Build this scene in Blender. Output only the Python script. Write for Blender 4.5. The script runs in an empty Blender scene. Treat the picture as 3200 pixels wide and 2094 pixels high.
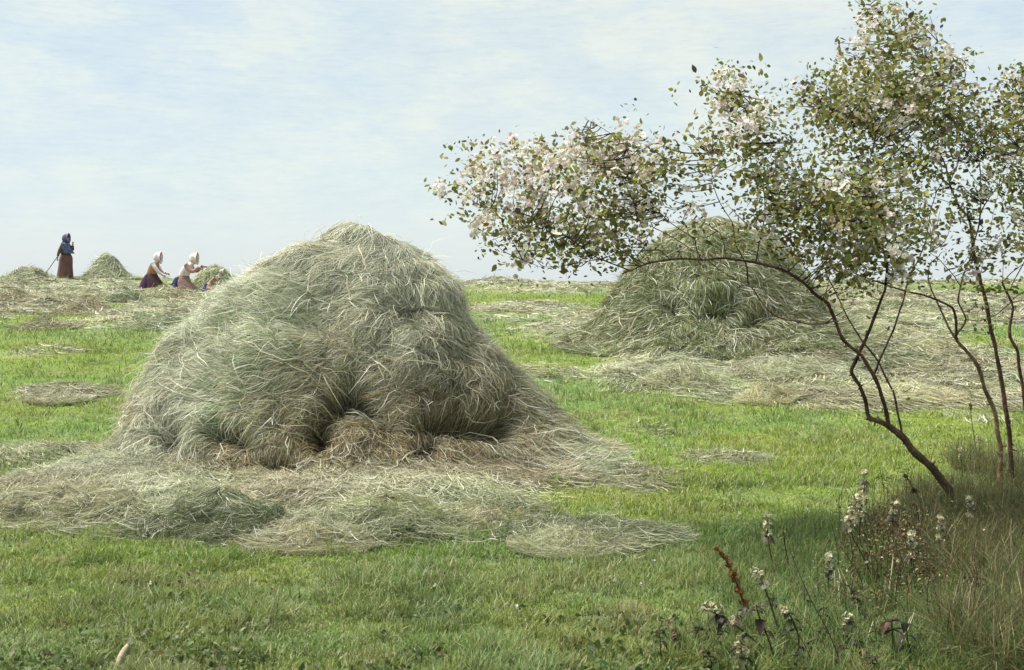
import bpy, math, random
import numpy as np
from mathutils import Vector, noise as mnoise

# ------------------------------------------------------------------ camera, light, exposure
F = 3400.0            # focal length in pixels of the 3200 px wide photograph
HZ = 882.0            # row of the eye-level line
EYE = 1.5             # eye height
scene = bpy.context.scene
cd = bpy.data.cameras.new('camera'); cam = bpy.data.objects.new('camera', cd)
scene.collection.objects.link(cam); scene.camera = cam
cam.location = (0, 0, EYE); cam.rotation_euler = (math.radians(90), 0, 0)
cd.sensor_width = 36; cd.lens = 36 * F / 3200; cd.shift_y = -(1047 - HZ) / 3200
cd.clip_start = .05; cd.clip_end = 3000

SUN_EL, SUN_AZ = 60, -74     # azimuth: degrees from straight ahead, negative = left
world = bpy.data.worlds.new('World'); scene.world = world; world.use_nodes = True
nt = world.node_tree; nt.nodes.clear()
def N(t, typ, **kw):
    n = t.nodes.new(typ)
    for k, v in kw.items():
        if k in n.inputs.keys() if isinstance(k, str) else False: n.inputs[k].default_value = v
        else: setattr(n, k, v)
    return n
wo = N(nt, 'ShaderNodeOutputWorld'); bgs = N(nt, 'ShaderNodeBackground'); bgc = N(nt, 'ShaderNodeBackground')
sky = N(nt, 'ShaderNodeTexSky', sky_type='NISHITA'); sky.sun_disc = False
sky.sun_elevation = math.radians(SUN_EL); sky.sun_rotation = math.radians(SUN_AZ)
bgs.inputs[1].default_value = .09; nt.links.new(sky.outputs[0], bgs.inputs[0])
tc = N(nt, 'ShaderNodeTexCoord')
def wnoise(sc, scale, det, rough=.6, off=0):
    mp = N(nt, 'ShaderNodeMapping'); mp.inputs['Scale'].default_value = sc; mp.inputs['Location'].default_value = (off, off*.7, off*.3)
    nz = N(nt, 'ShaderNodeTexNoise'); nz.inputs['Scale'].default_value = scale; nz.inputs['Detail'].default_value = det
    nz.inputs['Roughness'].default_value = rough
    nt.links.new(tc.outputs['Generated'], mp.inputs[0]); nt.links.new(mp.outputs[0], nz.inputs[0]); return nz
def wramp(src, stops):
    r = N(nt, 'ShaderNodeValToRGB'); e = r.color_ramp.elements
    while len(e) < len(stops): e.new(.5)
    for i, (p, c) in enumerate(stops): e[i].position = p; e[i].color = (*c, 1)
    nt.links.new(src, r.inputs[0]); return r
def wmix(fac, a, b):
    m = N(nt, 'ShaderNodeMix', data_type='RGBA')
    nt.links.new(fac, m.inputs[0]); nt.links.new(a, m.inputs[6]); nt.links.new(b, m.inputs[7]); return m.outputs[2]
big = wnoise((1, 1, 1.7), 3.4, 5, .55, 3.1)
c1 = wramp(big.outputs[0], [(.38, (.65, .75, .81)), (.46, (.68, .78, .81)), (.54, (.70, .80, .79)), (.62, (.77, .82, .76))])
mid = wnoise((1, 1, 2.6), 10, 6, .65, 9.3)
c2 = wramp(mid.outputs[0], [(.38, (.60, .71, .80)), (.5, (.69, .79, .80)), (.6, (.84, .88, .78))])
mx = N(nt, 'ShaderNodeMix', data_type='RGBA'); mx.inputs[0].default_value = .5
nt.links.new(c1.outputs[0], mx.inputs[6]); nt.links.new(c2.outputs[0], mx.inputs[7])
fine = wnoise((1, 1, 6), 46, 4, .7, 1.7)
c3 = wramp(fine.outputs[0], [(.3, (.91, .92, .95)), (.5, (1, 1, 1)), (.7, (1.05, 1.05, 1.0))])
ml = N(nt, 'ShaderNodeMix', data_type='RGBA', blend_type='MULTIPLY'); ml.inputs[0].default_value = .8
nt.links.new(mx.outputs[2], ml.inputs[6]); nt.links.new(c3.outputs[0], ml.inputs[7])
# paler and creamier towards the horizon
sx = N(nt, 'ShaderNodeSeparateXYZ'); nt.links.new(tc.outputs['Generated'], sx.inputs[0])
hr = wramp(sx.outputs[2], [(.0, (1, 1, 1)), (.10, (.25, .25, .25)), (.3, (0, 0, 0))])
hc = N(nt, 'ShaderNodeRGB'); hc.outputs[0].default_value = (.71, .78, .80, 1)
m3 = wmix(hr.outputs[0], ml.outputs[2], hc.outputs[0])
nt.links.new(m3, bgc.inputs[0]); bgc.inputs[1].default_value = .56
ms = N(nt, 'ShaderNodeMixShader'); ms.inputs[0].default_value = .88
nt.links.new(bgs.outputs[0], ms.inputs[1]); nt.links.new(bgc.outputs[0], ms.inputs[2]); nt.links.new(ms.outputs[0], wo.inputs[0])

sl = bpy.data.lights.new('sun', 'SUN'); sun = bpy.data.objects.new('sun', sl); scene.collection.objects.link(sun)
sl.energy = 4.2; sl.angle = math.radians(30); sl.color = (1, .95, .86)
a, e = math.radians(SUN_AZ), math.radians(SUN_EL)
sd = Vector((math.sin(a)*math.cos(e), math.cos(a)*math.cos(e), math.sin(e)))
sun.rotation_euler = sd.to_track_quat('Z', 'Y').to_euler()
vs = scene.view_settings; vs.view_transform = 'Standard'; vs.look = 'None'; vs.exposure = .94; vs.gamma = 1
scene.cycles.max_bounces = 6; scene.cycles.diffuse_bounces = 3; scene.cycles.transmission_bounces = 3; scene.cycles.transparent_max_bounces = 4

# ------------------------------------------------------------------ helpers
rng = np.random.default_rng(11)
col = scene.collection
def hashf(ix, iy, iz, s):
    h = (ix*374761393 + iy*668265263 + iz*2147483647 % 4294967291 + s*974634777) & 0xffffffff
    h = ((h ^ (h >> 13))*1274126177) & 0xffffffff
    h = ((h ^ (h >> 16))*2246822519) & 0xffffffff
    return ((h ^ (h >> 15)) & 0xffffff)/16777215.0
def vnoise(P, s=0):
    P = np.asarray(P, float); i = np.floor(P).astype(np.int64); f = P-i; f = f*f*(3-2*f)
    x, y, z = i[..., 0], i[..., 1], i[..., 2]; fx, fy, fz = f[..., 0], f[..., 1], f[..., 2]
    r = 0
    for dx in (0, 1):
        wx = fx if dx else 1-fx
        for dy in (0, 1):
            wy = fy if dy else 1-fy
            for dz in (0, 1):
                r = r + wx*wy*(fz if dz else 1-fz)*hashf(x+dx, y+dy, z+dz, s)
    return r*2-1
def fbm(P, s=0, o=3):
    P = np.asarray(P, float); r = 0; a = .55
    for k in range(o): r = r + a*vnoise(P*(2.03**k)+k*7.7, s+k); a *= .5
    return r
def fb2(X, Y, sc, s=0, o=3):
    X, Y = np.broadcast_arrays(X, Y)
    return fbm(np.stack([X*sc, Y*sc, X*0+s*1.37], -1), s, o)
def tag(o, label=None, cat=None, group=None, kind=None):
    if label: o['label'] = label
    if cat: o['category'] = cat
    if group: o['group'] = group
    if kind: o['kind'] = kind
    return o
def empty(name, loc, rz=0):
    o = bpy.data.objects.new(name, None); o.location = loc; o.rotation_euler = (0, 0, rz); o.empty_display_size = .1
    col.objects.link(o); return o
def mesh(name, V, Fc, mat, parent=None, colr=None, smooth=True, loc=None):
    """V (n,3) world coordinates, Fc (m,4) or list; parent: an unrotated Empty"""
    V = np.asarray(V, np.float32).reshape(-1, 3)
    off = np.array(parent.matrix_world.translation if False else (parent.location if parent else (loc or (0, 0, 0))), np.float32)
    if parent and parent.parent: off = off + np.array(parent.parent.location, np.float32)
    me = bpy.data.meshes.new(name)
    if isinstance(Fc, np.ndarray):
        m, k = Fc.shape
        me.vertices.add(len(V)); me.vertices.foreach_set('co', (V-off).ravel())
        me.loops.add(m*k); me.loops.foreach_set('vertex_index', Fc.astype(np.int32).ravel())
        me.polygons.add(m); me.polygons.foreach_set('loop_start', np.arange(0, m*k, k, dtype=np.int32))
        try: me.polygons.foreach_set('loop_total', np.full(m, k, np.int32))
        except Exception: pass
        me.update(calc_edges=True)
    else:
        me.from_pydata([tuple(map(float, v)) for v in (V-off)], [], [tuple(map(int, f)) for f in Fc])
    if colr is not None:
        c = np.ones((len(V), 4), np.float32); c[:, :3] = colr
        at = me.color_attributes.new('Col', 'FLOAT_COLOR', 'POINT'); at.data.foreach_set('color', c.ravel())
    if smooth: me.polygons.foreach_set('use_smooth', np.ones(len(me.polygons), bool))
    me.materials.append(mat)
    o = bpy.data.objects.new(name, me); col.objects.link(o)
    if parent: o.parent = parent
    elif loc: o.location = loc
    return o
def ribbons(P, W, prof):
    """P (n,k,3) centre lines, W (n,3) or (n,k,3) half width vectors, prof (k,)"""
    n, k, _ = P.shape
    if W.ndim == 2: W = W[:, None, :]
    w = W*np.asarray(prof)[None, :, None]
    V = np.stack([P-w, P+w], 2).reshape(-1, 3)
    b = (np.arange(n)[:, None]*k+np.arange(k-1)[None, :])*2
    Fc = np.stack([b, b+1, b+3, b+2], -1).reshape(-1, 4)
    return V, Fc
def rep(c, k): return np.repeat(c, 2*k, 0)
def nrm(v): return v/np.maximum(np.linalg.norm(v, axis=-1, keepdims=True), 1e-9)
def join(parts):
    V, Fc, C = [], [], []; o = 0
    for p in parts:
        V.append(p[0]); Fc.append(p[1]+o); o += len(p[0]); C.append(p[2])
    return np.concatenate(V), np.concatenate(Fc), np.concatenate(C)
def pick(pal, n, jit=.12, w=None):
    pal = np.array(pal); i = rng.choice(len(pal), n, p=w)
    return np.clip(pal[i]*(1+rng.normal(0, jit, (n, 1)))*(1+rng.normal(0, jit*.3, (n, 3))), .005, .95)
def catmull(pts, sub=5):
    p = np.array(pts, float); p = np.vstack([2*p[0]-p[1], p, 2*p[-1]-p[-2]]); out = []
    for i in range(1, len(p)-2):
        for t in np.linspace(0, 1, sub, endpoint=False):
            out.append(.5*((2*p[i])+(-p[i-1]+p[i+1])*t+(2*p[i-1]-5*p[i]+4*p[i+1]-p[i+2])*t*t+(-p[i-1]+3*p[i]-3*p[i+1]+p[i+2])*t**3))
    out.append(p[-2]); return np.array(out)
def tube(pts, rad, ns=7, rough=0., seed=0, cap=True):
    pts = np.asarray(pts, float); n = len(pts); rad = np.broadcast_to(rad, n)
    T = nrm(np.gradient(pts, axis=0)); up = np.array([.13, .9, .2])
    A = nrm(np.cross(T, up)); B = np.cross(T, A)
    an = np.linspace(0, 2*np.pi, ns, endpoint=False)
    rr = rad[:, None]*np.ones(ns)
    if rough:
        q = pts[:, None, :]+rad[:, None, None]*(np.cos(an)[None, :, None]*A[:, None]+np.sin(an)[None, :, None]*B[:, None])
        rr = rr*(1+rough*vnoise(q*90, seed)+rough*vnoise(q*30, seed+5))
    V = pts[:, None]+rr[..., None]*(np.cos(an)[None, :, None]*A[:, None]+np.sin(an)[None, :, None]*B[:, None])
    V = V.reshape(-1, 3); i = np.arange(n-1)[:, None]*ns; j = np.arange(ns)[None]; j2 = (j+1) % ns
    Fc = np.stack([i+j, i+j2, i+ns+j2, i+ns+j], -1).reshape(-1, 4)
    if cap:
        V = np.vstack([V, pts[0], pts[-1]]); c0, c1 = n*ns, n*ns+1; jj = np.arange(ns); k2 = (jj+1) % ns
        Fc = np.vstack([Fc, np.stack([jj, jj, k2, jj*0+c0], -1)[:, [0, 2, 3, 3]], np.stack([(n-1)*ns+jj, jj*0+c1, jj*0+c1, (n-1)*ns+k2], -1)])
        # degenerate quads are turned to thin quads by nudging nothing: fine for caps
    return V, Fc
def W(px, py, Y): return np.array([(px-1600)*Y/F, Y, EYE-(py-HZ)*Y/F])

# ------------------------------------------------------------------ materials
def mat_attr(name, rough=.75, trans=0., bump=None, spec=.25, noise=None, gain=1.):
    m = bpy.data.materials.new(name); m.use_nodes = True; t = m.node_tree; t.nodes.clear()
    out = N(t, 'ShaderNodeOutputMaterial'); p = N(t, 'ShaderNodeBsdfPrincipled'); at = N(t, 'ShaderNodeAttribute'); at.attribute_name = 'Col'
    p.inputs['Roughness'].default_value = rough; p.inputs['Specular IOR Level'].default_value = spec
    c = at.outputs['Color']
    if noise:
        tcn = N(t, 'ShaderNodeTexCoord'); nz = N(t, 'ShaderNodeTexNoise'); nz.inputs['Scale'].default_value = noise[0]; nz.inputs['Detail'].default_value = 6; nz.inputs['Roughness'].default_value = .7
        t.links.new(tcn.outputs['Object'], nz.inputs[0])
        mr = N(t, 'ShaderNodeMapRange'); mr.inputs[1].default_value = .3; mr.inputs[2].default_value = .7; mr.inputs[3].default_value = 1-noise[1]; mr.inputs[4].default_value = 1+noise[1]
        t.links.new(nz.outputs[0], mr.inputs[0])
        vm = N(t, 'ShaderNodeVectorMath', operation='SCALE'); t.links.new(c, vm.inputs[0]); t.links.new(mr.outputs[0], vm.inputs['Scale']); c = vm.outputs[0]
        if bump:
            bp = N(t, 'ShaderNodeBump'); bp.inputs['Strength'].default_value = bump; bp.inputs['Distance'].default_value = .02
            t.links.new(nz.outputs[0], bp.inputs['Height']); t.links.new(bp.outputs[0], p.inputs['Normal'])
    t.links.new(c, p.inputs['Base Color']); s = p.outputs[0]
    if trans:
        tr = N(t, 'ShaderNodeBsdfTranslucent'); t.links.new(c, tr.inputs[0]); mx = N(t, 'ShaderNodeMixShader'); mx.inputs[0].default_value = trans
        t.links.new(s, mx.inputs[1]); t.links.new(tr.outputs[0], mx.inputs[2]); s = mx.outputs[0]
    t.links.new(s, out.inputs[0]); return m
M_ground = mat_attr('meadow_soil', .95, bump=.5, noise=(14, .35), spec=.1)
M_grass = mat_attr('grass_blade', .6, trans=.38, spec=.25)
M_hay = mat_attr('hay_strand', .65, trans=.22, spec=.3)
M_haycore = mat_attr('hay_mass', .95, bump=1., noise=(22, .45), spec=.1)
M_leaf = mat_attr('leaf', .5, trans=.38, spec=.35)
M_petal = mat_attr('petal', .7, trans=.35, spec=.1)
M_bark = mat_attr('bark', .85, bump=.8, noise=(60, .5), spec=.2)
M_cloth = mat_attr('woven_cloth', .9, bump=.4, noise=(25, .3), spec=.1)
M_skin = mat_attr('skin', .6, noise=(30, .1), spec=.3)
M_wood = mat_attr('weathered_wood', .8, bump=.4, noise=(50, .35), spec=.2)

# ------------------------------------------------------------------ terrain
KY = np.array([-30, 0, 4, 9.3, 13, 17, 24, 30, 35, 40, 45, 50, 70, 120, 300, 900.])
KZ = np.array([0, 0, 0, 0.03, .22, .50, .80, .98, 1.12, 1.44, 1.50, 1.42, .2, -4, -14, -40.])
def tz(X, Y):
    X = np.asarray(X, float); Y = np.asarray(Y, float)
    # monotone-ish smooth interpolation
    i = np.clip(np.searchsorted(KY, Y)-1, 0, len(KY)-2)
    sl_ = np.gradient(KZ, KY); h = KY[i+1]-KY[i]; t = np.clip((Y-KY[i])/h, 0, 1)
    z = (2*t**3-3*t**2+1)*KZ[i]+(t**3-2*t**2+t)*h*sl_[i]+(-2*t**3+3*t**2)*KZ[i+1]+(t**3-t**2)*h*sl_[i+1]
    z = z+.035*fb2(X, Y, .45, 3, 2)*np.clip(Y/10, .3, 2)
    z = z+.10*np.exp(-((X+17)/9)**2-((Y-41)/5)**2)+(.13*fb2(X, Y*.5, .30, 6, 3)+.05*fb2(X, Y, 1.1, 7, 2))*np.exp(-((Y-45)/6)**2)
    bank = np.clip((X-1.8-(Y-4)*.28)/1.6, 0, 1); bank = bank*bank*(3-2*bank)
    z = z+.20*bank*np.clip((9.5-Y)/2.0, 0, 1)
    return z
def G(px, py):
    """ground point seen at a pixel"""
    Ys = np.concatenate([np.arange(2.5, 12, .02), np.arange(12, 52, .05)]); X = (px-1600)*Ys/F
    r = HZ-F*(tz(X, Ys)-EYE)/Ys
    k = np.where(r <= py)[0]
    if len(k) == 0: k = [int(np.argmin(r))]
    Y = Ys[k[0]]; return (px-1600)*Y/F, Y
# hay cover: (px, py, rx, ry, strength) ellipses read as places on the field
HZONES = [(300, 925, 380, 38, 1), (60, 960, 240, 55, 1), (520, 985, 230, 38, 1), (250, 890, 330, 20, .9), (1550, 886, 260, 6, .8), (2900, 888, 400, 8, .8),
 (160, 1240, 130, 24, .7), (110, 1105, 150, 14, .45), (60, 1435, 230, 34, .55), (230, 1530, 280, 85, .85), (640, 1595, 450, 88, 1),
 (1230, 1565, 440, 98, 1), (1020, 1680, 450, 48, .85), (1680, 1440, 230, 50, .8), (1880, 1500, 230, 45, .35), (1800, 1690, 290, 52, .5), (1450, 1600, 220, 55, .8),
 (1600, 975, 240, 26, .5), (1790, 905, 350, 14, .6), (1750, 1040, 160, 26, .55), (1520, 890, 260, 10, .7), (1950, 1020, 190, 30, .6), (1700, 1170, 160, 22, .45),
 (2250, 1075, 460, 60, 1), (2080, 1170, 270, 55, .95), (2480, 1180, 330, 55, .8), (2840, 1140, 460, 120, 1.1), (3000, 960, 420, 70, .9), (2720, 1250, 420, 34, .8), (2250, 1240, 200, 26, .4),
 (2250, 1440, 160, 14, .3), (1990, 1350, 130, 12, .25), (2700, 1000, 250, 60, .8)]
ZW = []
for (px, py, rx, ry, s) in HZONES:
    x, y = G(px, py); y0 = G(px, py+ry)[1]; y1 = G(px, max(py-ry, 885))[1]
    ZW.append((x, (y0+y1)/2, rx*y/F, max((y1-y0)/2, .15), s))
def haycover(X, Y):
    h = np.zeros(np.broadcast(X, Y).shape)
    wob = fb2(X, Y, 1.1, 21, 3)*.55+fb2(X, Y, 4, 25, 2)*.3
    for (x, y, rx, ry, s) in ZW:
        d = np.sqrt(((X-x)/rx)**2+((Y-y)/ry)**2)+wob*.9
        h = np.maximum(h, s*np.clip((1.2-d)/.6, 0, 1))
    return np.clip(h, 0, 1)
SKIRTS = [((1110-1600)*9.3/F, 9.3, 1.75, .13), ((2230-1600)*17./F, 17., 2.2, .20)]
def hayz(X, Y):
    """height of the loose hay lying on the ground"""
    h = haycover(X, Y); l = np.clip(fb2(X, Y*1.25, 1.5, 31, 3)*.5+.45, 0, 1)*.17+np.clip(fb2(X, Y, 5., 33, 2), -.3, 1)*.035
    k = 0
    for (cx_, cy_, R_, a_) in SKIRTS:
        d = np.sqrt((X-cx_)**2+((Y-cy_)*1.1)**2)-R_; k = k+a_*np.exp(-np.clip(d, 0, 9)/.45)*(.55+.6*fb2(X, Y, 1.7, 37, 2)+.35*fb2(X, Y, 4.5, 38, 2))
    return h*(l*np.clip(.6+Y*.04, .8, 1.5)+np.clip(k, 0, .5))
def gz(X, Y): return tz(X, Y)+hayz(X, Y)

# grass colour over the field: yellow green, blue green, brownish, laid out in drifts
def grasscol(X, Y):
    X, Y = np.broadcast_arrays(np.asarray(X, float), np.asarray(Y, float))
    a = np.clip(fb2(X*.8, Y, .55, 41, 3)*1.6+.5, 0, 1)[..., None]
    b = np.clip(fb2(X*.6, Y, 1.6, 45, 3)*1.8+.45, 0, 1)[..., None]
    g1 = np.array([.27, .36, .075]); g2 = np.array([.215, .33, .12]); br = np.array([.31, .29, .14]); dk = np.array([.12, .17, .05])
    c = g1*(1-a)+g2*a
    c = c*(1-.35*b)+br*.35*b
    fg = np.clip((6.6-Y)/2.2, 0, 1)[..., None]      # rougher aftermath near the hedge side: olive, browner
    p = np.clip(fb2(X, Y, 3.2, 49, 2)*2+.35, 0, 1)[..., None]
    olive = np.array([.25, .27, .095]); teal = np.array([.19, .27, .12])
    c = c*(1-fg*.6)+(olive*(1-p)+teal*p)*fg*.6
    d = np.clip(fb2(X, Y, 2.6, 53, 3)*2.8-.25, 0, 1)[..., None]
    c = c*(1-.62*d)+dk*.62*d
    w = np.clip(fb2(X, Y, 3.6, 55, 3)*3-.5, 0, 1)[..., None]*np.clip((8.5-Y)/2, 0, 1)[..., None]; c = c*(1-.5*w)+np.array([.33, .27, .16])*.5*w
    w = np.clip(fb2(X, Y, 2.9, 56, 3)*3-.6, 0, 1)[..., None]; c = c*(1-.5*w)+np.array([.30, .40, .24])*.5*w
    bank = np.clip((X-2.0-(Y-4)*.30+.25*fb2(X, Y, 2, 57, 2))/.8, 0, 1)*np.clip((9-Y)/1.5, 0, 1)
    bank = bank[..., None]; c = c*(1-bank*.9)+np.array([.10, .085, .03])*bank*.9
    return c*np.array([.85, .87, .68])
HAYPAL = np.array([[.47, .46, .33], [.40, .40, .27], [.54, .51, .40], [.34, .34, .20], [.46, .40, .27], [.60, .58, .47], [.27, .27, .13]])
def haycol(P, n=None):
    a = np.clip(fbm(P*1.1, 61, 2)*1.8+.5, 0, 1)[..., None]; b = np.clip(fbm(P*1.7, 65, 3)*2.3+.38, 0, 1)[..., None]
    c = np.array([.49, .50, .385])*(1-a)+np.array([.38, .42, .26])*a
    return c*(1-.55*b)+np.array([.40, .34, .235])*.6*b

# ground: one sheet to the horizon
gx = np.concatenate([-np.geomspace(30, 900, 16)[::-1], np.arange(-28, -6, .35), np.arange(-6, 6, .055), np.arange(6, 28, .35), np.geomspace(30, 900, 16)])
gy = np.concatenate([np.linspace(-300, -8, 10), np.arange(-6, 3, .5), np.arange(3, 12, .05), np.arange(12, 25, .12), np.arange(25, 52, .3), np.geomspace(53, 900, 26)])
XX, YY = np.meshgrid(gx, gy); ZZ = gz(XX, YY)
V = np.stack([XX, YY, ZZ], -1).reshape(-1, 3); nx, ny = len(gx), len(gy)
i = np.arange(ny-1)[:, None]*nx+np.arange(nx-1)[None]
Fc = np.stack([i, i+1, i+nx+1, i+nx], -1).reshape(-1, 4)
h = haycover(XX, YY)[..., None]
C = grasscol(XX, YY)*.62*(1-h)+haycol(np.stack([XX, YY, ZZ], -1))*.7*h
ground = mesh('ground', V, Fc, M_ground, None, C.reshape(-1, 3)); tag(ground, 'gently rising hay meadow of cut grass', 'meadow', kind='structure')

# ------------------------------------------------------------------ grass
def inview(X, Y, m=1.06): return (np.abs(X) < 1600*m*Y/F+.15)
def samp(n, y0, y1, pw=1.):
    """points in the viewed wedge, thinning with distance"""
    u = rng.random(n); Y = (y0**(-pw)+(y1**(-pw)-y0**(-pw))*u)**(-1/pw) if pw else y0+(y1-y0)*u
    X = (rng.random(n)*2-1)*(Y*.47*1.22+.9); return X, Y
def blades(X, Y, L, wid, lean, colr, seg=3, zoff=0., leandir=None, curl=.6):
    n = len(X); az = rng.random(n)*2*np.pi if leandir is None else leandir+rng.normal(0, .7, n)
    ln = np.abs(rng.normal(lean, .3, n)); d = np.stack([np.cos(az), np.sin(az), 0*az], -1)
    s = np.linspace(0, 1, seg)[None, :, None]; up = np.array([0, 0, 1.])
    th = ln[:, None, None]*(.4+curl*s)*1.0
    P0 = np.stack([X, Y, gz(X, Y)+zoff], -1)[:, None]
    P = P0+L[:, None, None]*s*(np.cos(th)*up+np.sin(th)*d[:, None])
    wa = az+np.pi/2+rng.normal(0, .6, n); w = np.stack([np.cos(wa), np.sin(wa), .2*rng.normal(0, 1, n)], -1)*wid[:, None]/2
    V, Fc = ribbons(P, w, np.linspace(1, .12, seg)**.7); return V, Fc, rep(colr, seg)
parts = []
def grassbatch(n, y0, y1, L0, w0, pw, lean=.5):
    X, Y = samp(n, y0, y1, pw); h = haycover(X, Y); k = rng.random(n) > h*.93; X, Y = X[k], Y[k]; n = len(X)
    tuft = np.clip(.75+1.1*fb2(X, Y, 2.6, 71, 3)+.9*fb2(X, Y, 9, 73, 2), .3, 2.3)
    c = grasscol(X, Y)*(1+rng.normal(0, .22, (n, 1)))*(1+rng.normal(0, .07, (n, 3)))
    st = rng.random(n)
    c[st < .10] = np.array([.46, .44, .27])*(1+rng.normal(0, .15, ((st < .10).sum(), 1)))
    c[(st > .10) & (st < .16)] = np.array([.40, .48, .27]); c[(st > .95)] *= .5
    L = .9*L0*tuft*rng.uniform(.55, 1.35, n)*np.clip(1.35-(Y-y0)/(y1-y0)*.3, .8, 1.4); wd = w0*rng.uniform(.6, 1.4, n)*(Y/y0)**.8
    parts.append(blades(X, Y, L, wd, lean, np.clip(c, .01, .9)))
grassbatch(330000, 3.9, 8.5, .055, .0042, .9, .75)
grassbatch(155000, 8.0, 17, .06, .0068, .9, .8)
grassbatch(85000, 16, 44, .075, .015, .7, .8)
V, Fc, C = join(parts); grass = mesh('grass', V, Fc, M_grass, None, C, smooth=False)
tag(grass, 'short green meadow grass between the hay', 'grass', kind='stuff')

# ------------------------------------------------------------------ loose hay on the ground
def loose(n, y0, y1, L0, w0, pw, thr=.03, lift=.012):
    nc = n//9; X, Y = samp(nc*3, y0, y1, pw); h = haycover(X, Y); k = rng.random(len(X)) < np.maximum(h-thr, 0)**1.5*1.5; X, Y = X[k][:nc], Y[k][:nc]
    m = 9; fl = fb2(X, Y, .9, 81, 2)*2.6+rng.normal(0, .45, len(X)); cc = haycol(np.stack([X, Y, X*0], -1))*(.73+.30*np.clip(fb2(X, Y, 1.3, 83, 2)*2, -1, 1))[:, None]*np.array([1, 1, .92])*(1+rng.normal(0, .2, (len(X), 1)))
    X = np.repeat(X, m)+rng.normal(0, .05, len(X)*m)*(Y.repeat(m)/8)**.5; Y = np.repeat(Y, m)+rng.normal(0, .05, len(Y)*m)*(Y.repeat(m)/8)**.5
    az = np.repeat(fl, m)+rng.normal(0, .38, len(X)); n = len(X); K = 4
    c = np.repeat(cc, m, 0)*(1+rng.normal(0, .22, (n, 1))); b = rng.random(n); c[b < .08] = np.array([.62, .60, .50])*(1+rng.normal(0, .08, ((b < .08).sum(), 1))); c[b > .93] *= .45
    L = L0*rng.uniform(.5, 1.5, n); bend = rng.normal(0, .5, n); s = np.linspace(-.5, .5, K); wob = rng.random(n)
    a = az[:, None]+bend[:, None]*s[None]*2
    st = L[:, None]/(K-1); PX = X[:, None]+np.cumsum(np.cos(a)*st, 1); PY = Y[:, None]+np.cumsum(np.sin(a)*st, 1)
    PZ = gz(PX, PY)+lift*(.3+2.*wob[:, None]**2)+np.abs(s)[None]*rng.normal(0, lift*2.2, n)[:, None]+.004
    P = np.stack([PX, PY, PZ], -1); wz = rng.normal(0, .5, n)
    w = nrm(np.stack([-np.sin(az), np.cos(az), wz], -1))*(w0*rng.uniform(.5, 1.5, n)*(Y/y0)**.8)[:, None]/2
    V, Fc = ribbons(P, w, [.5, 1, 1, .4]); return V, Fc, rep(np.clip(c, .02, .85), K)
parts = [loose(250000, 5.2, 10.5, .14, .0034, 1., lift=.022), loose(75000, 10, 19, .22, .0072, .9, lift=.02), loose(82000, 19, 44, .30, .015, .4, lift=.03)]
V, Fc, C = join(parts); lh = mesh('loose_hay', V, Fc, M_hay, None, C, smooth=False)
tag(lh, 'loose raked hay strewn over the meadow around the haycocks', 'hay', kind='stuff')

# ------------------------------------------------------------------ haycocks
class Mound:
    """a heap given by the left and right edge at each height; dents and bulges are (theta, t, size, depth)"""
    def __init__(s, c, hs, xl, xr, depth, dents=(), seed=0, rough=.07, tw=.0):
        s.c = np.array(c, float); s.hs = np.array(hs, float); s.xl = np.array(xl, float); s.xr = np.array(xr, float)
        s.depth = depth; s.dents = dents; s.seed = seed; s.rough = rough
        s.H = s.hs.max(); s.R = (s.xr-s.xl).max()/2
    def S(s, th, t):
        """t: 0 top, 1 foot"""
        ex = np.clip(t-1, 0, 1); t = np.clip(t, 0, 1)
        z = s.H*np.cos(t*np.pi/2)**1.0 if False else s.H*(1-t)
        l = np.interp(z, s.hs, s.xl); r = np.interp(z, s.hs, s.xr)
        rad = (r-l)/2; cx = (r+l)/2
        P = np.stack([s.c[0]+cx+rad*np.cos(th), s.c[1]+rad*s.depth*np.sin(th), s.c[2]+z], -1)
        n = np.stack([np.cos(th), np.sin(th)/s.depth, 0*th+.5+.8*(1-t)], -1); n = nrm(n)
        q = (P-s.c)/max(s.R, .3)*1.9
        d = s.rough*s.R*(fbm(q*.9, s.seed, 2)*1.1+.9*fbm(q*2.4, s.seed+3, 2)+.75*fbm(q*6, s.seed+8, 2))
        wx = .10*vnoise(q*2.6, s.seed+40)+.05*vnoise(q*6, s.seed+41); wz = .09*vnoise(q*2.6, s.seed+42)+.05*vnoise(q*6, s.seed+43)
        for (x, z_, rx, rz, dep) in s.dents:      # on the near side only: x, z relative to the foot centre
            e = ((P[..., 0]-s.c[0]-x+wx)/rx)**2+((P[..., 2]-s.c[2]-z_+wz)/rz)**2
            g = np.exp(-e**(1.5 if dep < -.2 else 1))*(np.sin(th) < .15)
            if dep < 0: g = g*(1+.35*vnoise(q*6, s.seed+2))
            d = d+dep*g
        d = d*np.clip((1.02-t)*6, .15, 1)
        P = P+n*d[..., None]; f = np.clip((t-.55)/.45, 0, 1)**2
        P[..., 0] += ex*1.15*max(s.H, s.R)*np.cos(th); P[..., 1] += ex*1.15*max(s.H, s.R)*np.sin(th)
        k = f > 0; P[k, 2] += (f*(gz(P[..., 0]*1., P[..., 1]*1.)-s.c[2]-.01*(1-f)))[k] if k.all() else f[k]*(gz(P[k, 0], P[k, 1])-s.c[2]-.01*(1-f[k])); return P
    def frame(s, th, t):
        e = 1e-3; P = s.S(th, t); A = nrm(s.S(th+e, t)-P); B = nrm(s.S(th, t+e)-P)
        n = nrm(np.cross(B, A)); return P, A, B, n
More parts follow.
